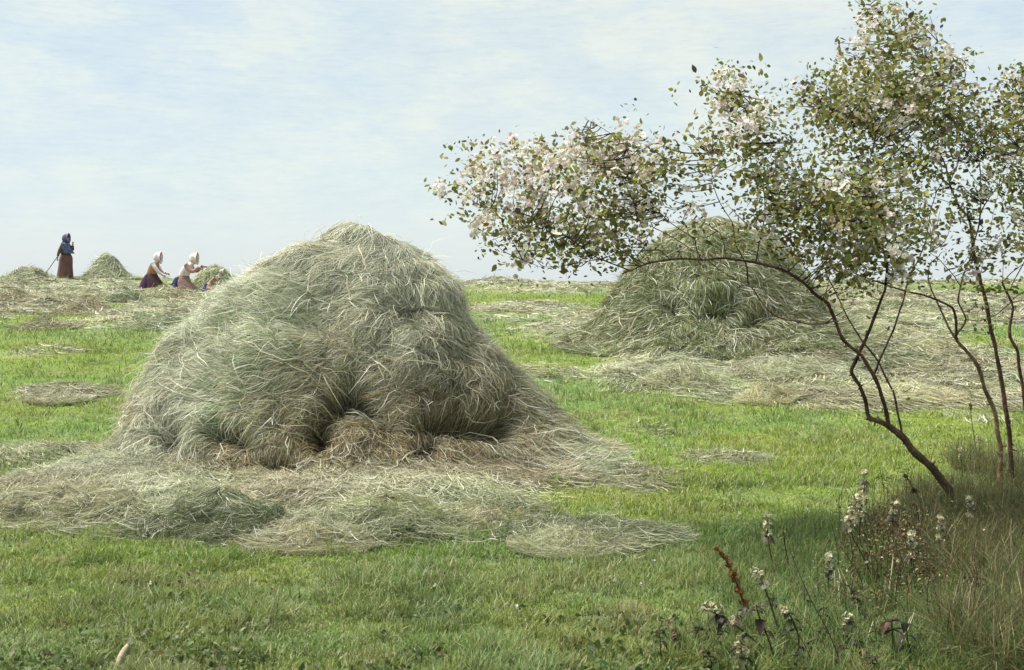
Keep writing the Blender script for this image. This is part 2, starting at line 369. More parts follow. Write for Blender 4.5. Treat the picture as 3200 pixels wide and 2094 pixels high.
def build_heap(mo, name, label, n_clump, m=12, L0=.3, w0=.006, tone=(1, 1, 1), group=None, flow=1.0, lift=.03, back=.35, K=5, brown=None, jitter=.3, label_cat='haycock', stray=.03):
    root = empty(name, tuple(mo.c)); tag(root, label, label_cat, group)
    nt_, nr = (150, 90) if mo.R > 1.2 else (72, 36)
    th = np.linspace(0, 2*np.pi, nt_, endpoint=False); t = np.linspace(0.0, 1, nr)
    TH, T = np.meshgrid(th, t); P = mo.S(TH, T); P[-1, :, 2] -= .05
    Pn = mo.frame(TH, T)[3]; P = P-Pn*.02
    i = np.arange(nr-1)[:, None]*nt_; j = np.arange(nt_)[None]; Fc = np.stack([i+j, i+nt_+j, i+nt_+(j+1) % nt_, i+(j+1) % nt_], -1).reshape(-1, 4)
    tone = np.array(tone); cc = haycol(P)*tone*np.array([.26, .22, .17])  # shade painted into the core colour, so bared hollows look deep
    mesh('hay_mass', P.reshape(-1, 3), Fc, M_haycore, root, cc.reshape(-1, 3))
    # locks of strands
    tt = rng.random(n_clump*4)**.72*1.03; thh = rng.random(n_clump*4)*2*np.pi
    keep = (np.sin(thh) < .25) | (rng.random(len(thh)) < back); area = .25+np.interp(mo.H*(1-tt), mo.hs, (mo.xr-mo.xl)/2)/mo.R
    keep &= rng.random(len(thh)) < area
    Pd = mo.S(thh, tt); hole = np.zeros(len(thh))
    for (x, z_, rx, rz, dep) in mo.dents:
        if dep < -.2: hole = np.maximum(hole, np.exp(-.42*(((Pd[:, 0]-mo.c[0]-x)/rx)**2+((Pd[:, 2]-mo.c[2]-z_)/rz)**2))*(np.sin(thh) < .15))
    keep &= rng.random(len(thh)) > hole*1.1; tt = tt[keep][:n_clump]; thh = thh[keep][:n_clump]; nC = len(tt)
    P, A, B, n = mo.frame(thh, tt); q = P-mo.c
    sw = fbm(q*1.25/max(mo.R/1.8, .4), mo.seed+20, 2)*2.3*flow+rng.normal(0, .35, nC)
    # strands fall outward from the crown: lean with the slope side
    cb = haycol(P)*tone*(1+rng.normal(0, .16, (nC, 1)))
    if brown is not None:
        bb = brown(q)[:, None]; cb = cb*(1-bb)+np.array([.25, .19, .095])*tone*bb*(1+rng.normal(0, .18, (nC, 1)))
    cs = rng.normal(0, .05*min(mo.R, 1.5), (nC, m, 2)); r_here = np.maximum(np.interp(mo.H*(1-tt), mo.hs, (mo.xr-mo.xl)/2), .08)
    th0 = thh[:, None]+cs[..., 0]/r_here[:, None]; arc = max(mo.H, mo.R)*1.15; t0 = np.clip(tt[:, None]+cs[..., 1]/arc, .004, 1.08)
    ang = sw[:, None]+rng.normal(0, jitter, (nC, m)); N_ = nC*m
    th0 = th0.ravel(); t0 = t0.ravel(); ang = ang.ravel(); L = L0*rng.uniform(.45, 1.5, N_); rr = np.repeat(r_here, m)
    bend = rng.normal(0, .55, N_); lf = lift*np.abs(rng.normal(0, 1, N_)); lf[rng.random(N_) < stray] *= 2.6; lf *= np.clip(.35+t0*3, .35, 1)
    pts = []; ta, tb = th0.copy(), t0.copy(); sgn = rng.normal(0, .35, N_)
    for k in range(K):
        f = k/(K-1); p, A, B, nn = mo.frame(ta, tb)
        if k == 0: W0 = nrm(np.cross(B*np.cos(ang)[:, None]+A*np.sin(ang)[:, None], nn)+nn*rng.normal(0, .55, (N_, 1)))
        pts.append(p+nn*(.006+lf*(.25+f**1.4)+.010*rng.random(N_))[:, None])
        aa = ang+bend*(f-.3); st = L/(K-1); ta = ta+np.sin(aa)*st/np.maximum(rr, .25); tb = np.clip(tb+np.cos(aa)*st/arc, .003, 1.3)
    P = np.stack(pts, 1)
    c = np.repeat(cb, m, 0)*(1+rng.normal(0, .22, (N_, 1))); u = rng.random(N_); top_light = np.clip(1.1-t0*1.3, 0, .75)*(mo.R > 1.2)*(brown is not None); c = c*(1-.4*top_light[:, None])+np.array([.60, .60, .50])*.4*top_light[:, None]  # upper strands painted paler, standing in for light on the top
    k = u < .12; c[k] = np.array([.80, .79, .68])*(1+rng.normal(0, .08, (k.sum(), 1))); k = u > .94; c[k] *= .42; k = (u > .12) & (u < .14); c[k] = np.array([.46, .33, .18])
    k = (u > .14) & (u < .2); c[k] = c[k]*np.array([.72, .95, .6])
    V, Fc = ribbons(P, W0*(w0*rng.uniform(.5, 1.5, N_))[:, None]/2, np.array([.5, 1, 1, .8, .3])[:K] if K == 5 else np.linspace(.8, .4, K))
    C = rep(np.clip(c, .02, .9), K)
    if mo.R > 1.2:
        n = 420; ta = -rng.random(n)*np.pi; tb = rng.uniform(.08, .95, n); a_ = rng.normal(0, 1.1, n); L = rng.uniform(.25, .6, n); K2 = 9; pts = []; bd = rng.normal(0, .8, n); up_ = rng.uniform(.01, .09, n)
        for k in range(K2):
            f = k/(K2-1); p, A, B, nn = mo.frame(ta, tb); pts.append(p+nn*(.03+up_*np.sin(f*2.6))[:, None]); aa = a_+bd*f; ta = ta+np.sin(aa)*L/K2/1.2; tb = np.clip(tb+np.cos(aa)*L/K2/arc, .01, 1.25)
        P = np.stack(pts, 1); w = nrm(np.cross(P[:, -1]-P[:, 0], rng.normal(0, 1, (n, 3))+np.array([0, -1.5, 0])))*(w0*.55)
        V2, F2 = ribbons(P, w, [.8, .8, .8, .8, .8, .8, 1.6, 1.8, .3]); Fc = np.concatenate([Fc, F2+len(V)]); V = np.concatenate([V, V2]); C = np.concatenate([C, rep(pick([[.78, .74, .58], [.66, .60, .42], [.70, .70, .58]], n), K2)])
    mesh('hay_strands', V, Fc, M_hay, root, C, smooth=False)
    return root

# main haycock, outline measured at its own distance of 9.3 m
Y0 = 9.3; x0 = (1110-1600)*Y0/F; z0 = float(tz(x0, Y0))
tab = [(724, 1100, 1160), (732, 1068, 1190), (750, 1035, 1225), (775, 1000, 1265), (798, 930, 1305), (818, 880, 1330), (838, 822, 1355), (890, 755, 1392), (960, 684, 1424), (1080, 592, 1500), (1230, 490, 1615), (1320, 458, 1700), (1400, 412, 1800), (1436, 350, 1900)]
hs = [EYE-(py-HZ)*Y0/F-z0 for py, a, b in tab]; xl = [(a-1600)*Y0/F-x0 for _, a, b in tab]; xr = [(b-1600)*Y0/F-x0 for _, a, b in tab]
hs = [hs[0]+.015]+hs; xl = [.0+(1122-1600)*Y0/F-x0]+xl; xr = [(1124-1600)*Y0/F-x0]+xr
o = np.argsort(hs); hs, xl, xr = np.array(hs)[o], np.array(xl)[o], np.array(xr)[o]; hs[0] = min(hs[0], 0)
def D(px, py, rx, ry, dep, Y=8.1): return ((px-1600)*Y/F-x0, EYE-(py-HZ)*Y/F-z0, rx*Y/F, ry*Y/F, dep)
dents = [D(1075, 1255, 76, 42, -.52), D(995, 1355, 44, 66, -.45), D(1440, 1352, 140, 38, -.46), D(1510, 1375, 50, 26, -.22), D(1330, 1430, 60, 22, -.22), D(1280, 975, 90, 40, -.07, 8.7), D(735, 1385, 80, 34, -.36), D(510, 1385, 55, 45, -.24), D(860, 1455, 60, 30, -.34), D(1180, 1120, 90, 60, -.08), D(1180, 1330, 40, 30, -.14), D(650, 1290, 50, 40, -.10),
         D(1090, 1130, 170, 70, .09), D(1150, 1430, 120, 110, .10), D(820, 1250, 150, 140, .05), D(620, 1400, 60, 90, .06), D(1010, 800, 50, 24, .04, 9.3), D(1130, 770, 60, 35, .05, 9.3), D(1385, 925, 60, 45, .08, 9.3), D(690, 1010, 60, 60, .06, 9.2), D(1000, 900, 60, 36, -.08, 8.9)]
main = Mound((x0, Y0, z0), hs, xl, xr, .80, dents, seed=5, rough=.056)
def brown(q):  # browner low down: damp inner hay, with shade painted into the colour
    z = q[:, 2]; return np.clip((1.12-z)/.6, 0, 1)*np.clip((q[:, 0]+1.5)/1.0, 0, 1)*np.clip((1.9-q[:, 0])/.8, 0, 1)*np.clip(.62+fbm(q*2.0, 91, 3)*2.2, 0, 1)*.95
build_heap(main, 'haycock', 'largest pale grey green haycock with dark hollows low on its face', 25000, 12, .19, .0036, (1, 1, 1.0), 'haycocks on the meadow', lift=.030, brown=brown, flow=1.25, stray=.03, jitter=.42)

# right haycock behind the blossom
Y1 = 17.; x1 = (2230-1600)*Y1/F; z1 = float(tz(x1, Y1))
tab = [(690, 2190, 2270), (705, 2140, 2310), (735, 2090, 2355), (790, 2030, 2420), (850, 1965, 2480), (920, 1915, 2540), (1000, 1868, 2610), (1060, 1815, 2700), (1095, 1760, 2760)]
h2 = [EYE-(py-HZ)*Y1/F-z1 for py, a, b in tab]; l2 = [(a-1600)*Y1/F-x1 for _, a, b in tab]; r2 = [(b-1600)*Y1/F-x1 for _, a, b in tab]
h2 = [h2[0]+.05]+h2; l2 = [-.02]+l2; r2 = [.02]+r2; o = np.argsort(h2); h2, l2, r2 = np.array(h2)[o], np.array(l2)[o], np.array(r2)[o]; h2[0] = min(0, h2[0])
def D1(px, py, rx, ry, dep, Y=15.2): return ((px-1600)*Y/F-x1, EYE-(py-HZ)*Y/F-z1, rx*Y/F, ry*Y/F, dep)
m2 = Mound((x1, Y1, z1), h2, l2, r2, .8, [D1(2255, 975, 34, 14, -.24), D1(2110, 970, 30, 30, -.24), D1(2380, 1015, 60, 25, -.2), D1(2250, 905, 70, 25, .16), D1(2000, 1000, 60, 60, .1)], seed=15, rough=.045)
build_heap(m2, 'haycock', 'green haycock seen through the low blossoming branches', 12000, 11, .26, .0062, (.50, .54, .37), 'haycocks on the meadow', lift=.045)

# smaller heaps: px centre, foot row, half width px, height px, distance from the foot row
def small(px, foot, hw, hp, label, nm='hay_heap', cat='hay heap', grp='small hay heaps on the meadow', seed=0, nC=420, tone=(.9, .92, .85), peak=.0, Yf=None, shape='dome', dep=.8, dents=()):
    x, Y = G(px, foot)
    if Yf: Y = Yf; x = (px-1600)*Y/F
    hw = hw*Y/F; Y = Y+hw*dep*.6; x = (px-1600)*Y/F; H = hp*Y/F; z = float(gz(x, Y))-.03
    u = np.linspace(0, 1, 9); hsx = H*u; w = (1-u**1.6)**.75 if shape == 'dome' else (1-u**1.25)**1.1
    if shape == 'flare': w = (1-u)**.55*.72+.28*(1-u)**4
    w = w*hw+.01
    mo = Mound((x, Y, z), hsx, -w+peak*H*u, w+peak*H*u, dep, dents, seed=seed, rough=.05 if H > .6*hw else .13)
    s = Y/9.3
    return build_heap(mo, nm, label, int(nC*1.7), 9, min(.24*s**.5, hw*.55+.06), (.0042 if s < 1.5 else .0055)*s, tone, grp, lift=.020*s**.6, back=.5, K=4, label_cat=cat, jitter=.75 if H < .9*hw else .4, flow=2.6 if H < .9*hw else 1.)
small(335, 895, 78, 90, 'neat round haycock on the skyline, just right of the standing woman', 'haycock', 'haycock', 'haycocks on the meadow', 22, 700, (.85, .9, .78), 0, 41, 'flare')
small(90, 893, 95, 48, 'low haycock on the skyline at the far left edge', 'haycock', 'haycock', 'haycocks on the meadow', 23, 520, (.8, .85, .74), 0, 40, 'flare')
small(668, 925, 72, 86, 'haycock that the kneeling women lean against', 'haycock', 'haycock', 'haycocks on the meadow', 24, 620, (.9, .95, .78), .1, 35.5, 'dome')
small(1553, 892, 52, 26, 'tiny far haycock alone on the skyline right of the largest one', 'haycock', 'haycock', 'haycocks on the meadow', 25, 300, (.72, .72, .62), 0, 44, 'flare')
small(385, 952, 55, 48, 'greyish hay heap in front of the neat skyline haycock', seed=31, tone=(.78, .8, .78), nC=420)
small(515, 942, 62, 45, 'brownish hay heap before the left kneeling woman', seed=32, tone=(1, .92, .82), nC=380)
small(140, 1032, 90, 40, 'low hay heap at the far left, nearest the bright grass', seed=33, tone=(.66, .65, .52), nC=420, shape='cone')
small(270, 985, 120, 46, 'broad brown hay heap left of the kneeling women', seed=34, tone=(.72, .64, .54), nC=480, shape='cone')
small(520, 1035, 95, 56, 'hay heap close behind the left flank of the largest haycock', seed=35, tone=(.62, .68, .52), nC=480, shape='cone')
small(45, 960, 90, 38, 'flat brown hay heap touching the left edge', seed=36, tone=(.7, .62, .5), nC=380, shape='cone')
small(185, 1262, 80, 26, 'small isolated hay heap on bright grass left of the largest haycock', seed=37, tone=(.95, .92, .86), nC=520, shape='cone')
small(2130, 1215, 110, 60, 'pinkish hay heap on the grass in front of the right haycock', seed=38, tone=(1.02, .98, .88), nC=600, shape='cone')
small(1960, 1120, 80, 36, 'grey hay heap at the left foot of the right haycock', seed=39, tone=(.85, .85, .76), nC=420, shape='cone')
small(2480, 1190, 120, 48, 'green hay heap right of the grass gap before the right haycock', seed=40, tone=(.8, .88, .7), nC=600, shape='cone')
small(2400, 1262, 80, 44, 'straw coloured hay heap left of the leaning tree stems', seed=41, tone=(1.15, 1.12, .95), nC=500, shape='cone')
small(2840, 1262, 130, 52, 'pale hay heap seen between the leaning tree and the upright stems', seed=42, tone=(1.15, 1.1, .92), nC=620, shape='cone')
small(2700, 1080, 150, 55, 'long hay heap behind the forked stems of the leaning tree', seed=43, tone=(1.0, 1.0, .85), nC=620, shape='cone')
small(1790, 1735, 150, 75, 'low fan of pinkish hay lying on the front grass right of the largest haycock', seed=44, tone=(.9, .84, .74), nC=800, shape='cone', dep=.7)
small(1500, 1655, 120, 60, 'rounded brown hay heap at the front right foot of the largest haycock', seed=45, tone=(.72, .62, .50), nC=800, dep=.7)
small(200, 1640, 260, 80, 'broad pinkish hay heap at the front left of the largest haycock', seed=46, tone=(.84, .77, .66), nC=1300, shape='dome', dep=.5)
small(690, 1690, 270, 135, 'hay heap against the front of the largest haycock, painted dark green as shade', seed=47, tone=(.40, .48, .34), nC=1500, dep=.45)  # tone darkened to paint the green shade before the haycock
small(1230, 1670, 220, 80, 'shaggy pale hay heap at the front foot of the largest haycock', seed=48, tone=(.78, .76, .62), nC=1100, dep=.5, shape='dome')
small(960, 1715, 190, 60, 'flattened whitish hay heap, lowest before the largest haycock', seed=49, tone=(.9, .88, .8), nC=1000, dep=.5, shape='cone')

# ------------------------------------------------------------------ trees
BARKD = np.array([.026, .019, .017]); BARKR = np.array([.15, .085, .055]); BARKY = np.array([.24, .17, .09])
def limb(pts, Y, r0, r1, cl, seed, dy=.0, sub=5):
    """pts in photograph coordinates at distance Y; dy bends the limb in depth"""
    p = np.array(pts, float); k = len(p); yy = Y+dy*np.linspace(0, 1, k)+.05*np.array([vnoise(np.array([i*.7+seed, .3, .1]), seed) for i in range(k)])*np.linspace(0, 1, k)
    P = np.stack([(p[:, 0]-1600)*yy/F, yy, EYE-(p[:, 1]-HZ)*yy/F], -1); Pl = np.array(P); P = catmull(P, sub); n_ = len(P); P = .45*P+.55*np.stack([np.interp(np.arange(n_)/sub, np.arange(len(Pl)), Pl[:, i]) for i in range(3)], -1)
    n = len(P); P = P+.011*np.clip(np.minimum(np.arange(n), np.arange(n)[::-1])/4, 0, 1)[:, None]*np.stack([vnoise(P*6+seed, seed+i+60) for i in range(3)], -1)+.004*np.stack([vnoise(P*14, seed+i) for i in range(3)], -1)
    r = np.linspace(r0, r1, n)*(1+.10*vnoise(P*11, seed+4)); V, Fc = tube(P, r, 8, .16, seed)
    mix = np.clip(fbm(V*16, seed+9, 3)*2.2+.5, 0, 1)[:, None]; C = cl*(1-mix*.6)+(BARKD if cl[0] > .1 else BARKR)*mix*.6
    m = max(3, int(len(P)*.5)); parts = [(V, Fc)]
    for q in rng.integers(2, len(P)-1, m):
        d = nrm(rng.normal(0, 1, 3)); e_ = .5*r[q]+rng.uniform(.008, .028); a_, b_ = tube(np.array([P[q], P[q]+d*(r[q]+e_*.5), P[q]+d*(r[q]+e_)+np.array([0, 0, .006])]), [r[q]*.35+.001, r[q]*.22+.001, .001], 5, cap=False); parts.append((a_, b_))
    o_ = 0; V2, F2 = [], []
    for a_, b_ in parts: V2.append(a_); F2.append(b_+o_); o_ += len(a_)
    V = np.concatenate(V2); Fc = np.concatenate(F2); mix = np.clip(fbm(V*16, seed+9, 3)*2.2+.5, 0, 1)[:, None]; C = cl*(1-mix*.6)+(BARKD if cl[0] > .1 else BARKR)*mix*.6
    return (V, Fc, C), P
px1 = F/6.92
def rr(px): return px*.25/px1
LEAFPAL = [[.20, .20, .042], [.24, .235, .05], [.125, .145, .04], [.34, .33, .10], [.17, .22, .06], [.08, .06, .035], [.18, .12, .06], [.40, .38, .22], [.30, .26, .08]]
LEAFW = [.19, .18, .15, .11, .12, .10, .05, .05, .05]
FLP = [[.84, .76, .71], [.80, .67, .66], [.86, .82, .74], [.74, .62, .62], [.88, .86, .80]]
def leaves(C0, Lf, seed=0, pal=LEAFPAL, wts=LEAFW, flat=.35):
    """a leaf at each point of C0"""
    n = len(C0); d = nrm(rng.normal(0, 1, (n, 3))*np.array([1, .8, .75])); Lf = Lf*rng.uniform(.7, 1.25, n)**1.3; up = nrm(rng.normal(0, flat*2, (n, 3))+np.array([0, -.5, .8])); w = nrm(np.cross(d, up)); nn = np.cross(w, d)
    L = Lf*rng.uniform(.6, 1.3, n); K = 5; s = np.linspace(0, 1, K)
    P = C0[:, None]+d[:, None]*(L[:, None, None]*s[None, :, None])-nn[:, None]*(L[:, None, None]*.35*(s**2)[None, :, None])*rng.normal(.5, .5, n)[:, None, None]
    V, Fc = ribbons(P, w*(L*rng.uniform(.22, .36, n))[:, None], [.08, .85, 1, .62, .03]); return V, Fc, rep(pick(pal, n, .18, wts), K)
def flowers(C0, R, pal=FLP):
    n = len(C0); ax = nrm(rng.normal(0, .7, (n, 3))+np.array([0, -.8, .35])); u = nrm(np.cross(ax, rng.normal(0, 1, (n, 3)))); v = np.cross(ax, u); out = []
    rad = R*rng.uniform(.7, 1.25, n); c0 = pick(pal, n, .06)
    for k in range(5):
        a = 2*np.pi*k/5; d = u*np.cos(a)+v*np.sin(a); w = -u*np.sin(a)+v*np.cos(a); s = np.array([.08, .6, 1])
        P = C0[:, None]+d[:, None]*(rad[:, None, None]*s[None, :, None])+ax[:, None]*(rad[:, None, None]*np.array([0, .12, .38])[None, :, None])
        V, Fc = ribbons(P, w*(rad*.46)[:, None], [.2, 1, .55]); out.append((V, Fc, rep(np.clip(c0*(1+rng.normal(0, .05, (n, 1))), 0, .9), 3)))
    s = np.array([0, 1.]); P = C0[:, None]+ax[:, None]*(rad[:, None, None]*.12)+u[:, None]*((s-.5)[None, :, None]*rad[:, None, None]*.35)
    V, Fc = ribbons(P, v*(rad*.17)[:, None], [1, 1]); out.append((V, Fc, rep(pick([[.55, .45, .15]], n), 2))); return join(out)
def crown(blobs, Y, dthick, P_limbs, root, leafL=.035, dens=1., seed=0, twigcol=BARKD):
    """blobs: (px, py, rx, ry, density, share of blossom)"""
    LC, FC, TW = [], [], []; nodes = np.concatenate(P_limbs)
    for (px, py, rx, ry, dn, fl) in blobs:
        fl = min(.48, fl*(.62 if px < 2150 else .42)+.01); nc = max(2, int(rx*ry*math.pi/430*dn*dens)); rx *= 1.08; ry *= 1.1; r = np.sqrt(rng.random(nc)); a = rng.random(nc)*2*np.pi; r = r*(1+.32*rng.normal(0, 1, nc)*(r > .7))
        X = px+rx*r*np.cos(a); Z = py+ry*r*np.sin(a); th = dthick*min(1, (rx*ry)**.5/90)
        YY_ = Y+rng.normal(0, 1, nc)*th*np.sqrt(np.clip(1-r*r, .15, 1)); P = np.stack([(X-1600)*YY_/F, YY_, EYE-(Z-HZ)*YY_/F], -1)
        isf = rng.random(nc) < fl
        for q, f_ in zip(P, isf):
            if f_:
                k = rng.integers(6, 14); FC.append(q+rng.normal(0, .028, (k, 3))); LC.append(q+rng.normal(0, .045, (2, 3)))
            else:
                k = rng.integers(4, 8); LC.append(q+rng.normal(0, .042, (k, 3)))
        # twigs to the nearest wood
        for q in P[rng.random(nc) < .28]:
            d = np.linalg.norm(nodes-q, axis=1)+np.maximum(0, nodes[:, 2]-q[2])*.8; b = nodes[np.argmin(d)]; dd = np.linalg.norm(b-q)
            if dd < .02 or dd > .42: continue
            midp = (b+q)/2+rng.normal(0, .05*dd+.005, 3)+np.array([0, 0, -.06*dd]); pts = catmull([b, midp, q], 4)
            V, Fc = tube(pts, np.linspace(.0026+.003*dd, .0013, len(pts)), 4, cap=False); TW.append((V, Fc, np.tile(twigcol*(1+rng.random()*1.2), (len(V), 1))))
    L = np.concatenate(LC); V, Fc, C = leaves(L, leafL); mesh('foliage', V, Fc, M_leaf, root, C, smooth=True)
    if FC: V, Fc, C = flowers(np.concatenate(FC), .0165); mesh('blossom', V, Fc, M_petal, root, C, smooth=False)
    if TW: V, Fc, C = join(TW); tag(mesh('twigs', V, Fc, M_bark, root, C), kind='stuff')
def bits(P_limbs, n=5):
    out = []
    return out

# tree A, leaning trunk
YA = 6.95; gxA, = [(2990-1600)*YA/F]; rootA = empty('blossom_tree', (gxA, YA, float(tz(gxA, YA))))
tag(rootA, 'low tree with leaning trunk and long left reaching limb in pink white blossom', 'tree', 'blossoming trees at the right')
tr, PT = limb([(3005, 1680), (2986, 1619), (2960, 1532), (2914, 1471), (2850, 1407), (2815, 1368), (2779, 1335), (2754, 1318), (2709, 1303)], YA, rr(62), rr(32), BARKY*.6, 1)
V, Fc, C = tr; mesh('trunk', V, Fc, M_bark, rootA, C)
LA = [
 ([(2712, 1303), (2702, 1250), (2685, 1205), (2661, 1162), (2682, 1110), (2704, 1058), (2746, 970), (2768, 905), (2770, 850), (2762, 790), (2745, 735), (2732, 694), (2722, 565), (2711, 519), (2725, 470), (2737, 420)], 26, 6, BARKD, -.25),
 ([(2722, 565), (2768, 504), (2845, 427), (2890, 380), (2910, 330)], 7, 3, BARKD, -.1),
 ([(2779, 1335), (2770, 1292), (2757, 1250), (2727, 1174), (2690, 1115), (2632, 1060), (2613, 1000), (2590, 950), (2545, 915), (2513, 884), (2462, 852), (2416, 834), (2351, 815), (2262, 806), (2193, 813), (2093, 811), (2031, 822), (1962, 848), (1945, 857)], 27, 9, BARKR, -.55),
 ([(2620, 1003), (2570, 1012), (2517, 1011), (2450, 995), (2413, 980), (2370, 934), (2343, 896), (2274, 857), (2200, 811), (2124, 757), (2047, 711), (1990, 690)], 12, 4, BARKY, -.5),
 ([(1965, 845), (1880, 810), (1832, 787), (1783, 753), (1687, 695), (1639, 671), (1581, 656), (1500, 640), (1440, 605)], 9, 2.5, BARKD, -.1),
 ([(2093, 811), (2060, 780), (1971, 782), (1856, 811), (1760, 828), (1687, 835), (1634, 811)], 6, 2.5, BARKD, -.15),
 ([(2824, 1372), (2818, 1330), (2805, 1279), (2789, 1220), (2770, 1180), (2746, 1137), (2710, 1085), (2668, 1031), (2639, 970), (2605, 900), (2577, 839), (2560, 780), (2575, 700)], 16, 5, BARKR, .15),
 ([(2727, 1174), (2746, 1131), (2770, 1070), (2797, 1008), (2820, 946), (2835, 890), (2858, 827), (2893, 750), (2907, 668), (2922, 601), (2943, 560), (2940, 500)], 15, 4, BARKD, .3),
 ([(2338, 890), (2330, 820), (2300, 760), (2285, 700), (2240, 610), (2222, 560), (2225, 480)], 9, 3, BARKD, .1),
 ([(2363, 817), (2375, 760), (2390, 690), (2385, 600), (2345, 520), (2340, 400), (2320, 300)], 8, 2.5, BARKD, .15),
 ([(2450, 850), (2440, 830), (2400, 760), (2380, 720), (2335, 700)], 5, 2, BARKR, .1),
 ([(2193, 813), (2180, 770), (2172, 745), (2090, 690), (2045, 650), (1990, 560), (1950, 450), (1880, 400), (1830, 372)], 7, 2, BARKD, -.1),
 ([(2031, 822), (2010, 760), (2060, 690), (2130, 700)], 5, 2, BARKD, -.1),
 ([(2770, 889), (2716, 877), (2650, 850), (2580, 730), (2530, 660), (2500, 560)], 6, 2.5, BARKD, .2),
 ([(2886, 745), (2905, 743), (2925, 735), (2922, 715), (2900, 700)], 4, 2, BARKD, .3),
 ([(2270, 808), (2255, 730), (2190, 690), (2150, 640)], 5, 2, BARKD, .05),
]
PL = [PT]
ypos = {0: YA, 1: YA-.2, 2: YA, 3: YA-.25, 4: YA-.55, 5: YA-.5, 6: YA, 7: YA+.1, 8: YA-.35, 9: YA-.35, 10: YA-.3, 11: YA-.45, 12: YA-.5, 13: YA+.1, 14: YA+.2, 15: YA-.4}
for i_, (pts, w0, w1, c_, dy) in enumerate(LA):
    tr, P = limb(pts, ypos[i_], rr(w0), rr(w1), c_, 20+i_, dy if i_ not in (14,) else 0); PL.append(P)
    mesh('limb', tr[0], tr[1], M_bark, rootA, tr[2])
blobsA = [(1400, 595, 40, 32, .8, .25), (1480, 590, 75, 45, 1, .45), (1430, 460, 26, 22, .5, .0), (1515, 500, 65, 55, .9, .45), (1470, 665, 60, 30, .7, .2), (1600, 530, 85, 60, 1., .5), (1700, 510, 90, 75, 1, .5), (1850, 555, 140, 115, 1.2, .38),
 (1805, 385, 14, 32, .8, .0), (1835, 440, 45, 50, .8, .5), (1900, 450, 50, 45, .8, .3), (1960, 510, 140, 100, 1.1, .25), (2060, 460, 55, 35, .8, .1), (2010, 600, 100, 80, 1.1, .15), (1600, 670, 115, 75, 1.1, .3), (1545, 750, 40, 50, 1, .02),
 (1700, 720, 130, 85, 1.25, .2), (1860, 690, 150, 95, 1.3, .22), (1950, 720, 70, 70, 1, .2), (1720, 790, 110, 45, 1.1, .02), (1880, 770, 110, 45, .9, .05), (1790, 846, 70, 25, .45, 0), (1735, 885, 32, 16, .6, 0), (1900, 845, 40, 16, .4, 0), (2160, 520, 90, 40, .8, .15), (2130, 470, 50, 22, .5, .1),
 (2270, 280, 85, 70, 1, .5), (2340, 340, 85, 65, 1.1, .35), (2260, 215, 55, 30, .8, .2), (2380, 215, 22, 14, .8, 0), (2345, 420, 70, 60, 1.1, .1), (2230, 440, 80, 55, 1., .15), (2200, 505, 75, 30, .8, .15), (2390, 500, 120, 80, 1.15, .05),
 (2480, 440, 55, 25, .6, 0), (2500, 505, 50, 22, .6, 0), (2430, 610, 140, 90, 1.15, .1), (2540, 670, 160, 105, 1.75, .05), (2660, 740, 140, 105, 1.6, .10), (2700, 640, 150, 90, 1.15, .1), (2790, 570, 95, 80, .9, .1), (2780, 740, 110, 90, 1., .15),
 (2620, 830, 110, 55, .9, .15), (2730, 850, 100, 50, .8, .35), (2690, 900, 70, 30, .5, .1), (2170, 660, 60, 22, .5, .5), (2250, 790, 45, 14, .6, .9), (2100, 770, 60, 22, .4, .2), (2500, 800, 60, 40, .8, .05), (2850, 850, 55, 50, .6, .3), (2760, 950, 120, 50, .12, .0), (2800, 1230, 20, 70, .4, 0), (2430, 760, 70, 50, .5, .0), (2590, 940, 50, 30, .3, .1), (2600, 570, 110, 60, .8, .05), (2450, 375, 60, 40, .4, .1), (2230, 735, 110, 40, .4, .15), (2370, 720, 80, 50, .7, .02), (2170, 620, 90, 40, .45, .2), (2860, 660, 90, 90, .7, .05), (2640, 650, 90, 60, .8, .02), (2860, 760, 70, 60, .6, .1)]
crown(blobsA, YA-.2, .30, PL[1:], rootA, seed=1)

# tree B, stem forking low at the right
YB = 7.35; xB = (3132-1600)*YB/F; rootB = empty('blossom_tree', (xB, YB, float(tz(xB, YB)))); px1 = F/YB
tag(rootB, 'upright tree with yellowish bark that forks low, left of the straight dark stem', 'tree', 'blossoming trees at the right')
tr, PT = limb([(3135, 1600), (3129, 1513), (3126, 1440), (3123, 1378), (3110, 1298), (3089, 1239), (3070, 1170), (3045, 1130), (3016, 1093), (2989, 1064)], YB, rr(34), rr(20), BARKY, 51)
mesh('trunk', tr[0], tr[1], M_bark, rootB, tr[2]); PL = [PT]
for i_, (pts, w0, w1, c_, dy) in enumerate([
 ([(2989, 1066), (2962, 1016), (2935, 962), (2908, 900), (2897, 873), (2905, 830), (2935, 800)], 15, 5, BARKY, .1),
 ([(2989, 1060), (2990, 1047), (2990, 1000), (2978, 966), (2931, 939), (2885, 923), (2827, 908), (2770, 889), (2716, 877), (2660, 850)], 19, 6, BARKR, -.25),
 ([(2990, 1045), (3016, 997), (2992, 945), (3001, 893), (3020, 835), (3039, 769), (3056, 700), (3066, 555), (3061, 503), (3092, 470)], 13, 5, BARKY, .2),
 ([(3001, 893), (2970, 850), (2930, 810), (2905, 790)], 6, 3, BARKD, -.1),
 ([(3056, 720), (3070, 660), (3102, 601), (3158, 540), (3185, 460)], 8, 3, BARKR, -.1),
 ([(3016, 1000), (3060, 1000), (3110, 985), (3160, 950), (3200, 937)], 6, 5, BARKY, -.1)]):
    tr, P = limb(pts, YB, rr(w0), rr(w1), c_, 60+i_, dy); PL.append(P); mesh('limb', tr[0], tr[1], M_bark, rootB, tr[2])
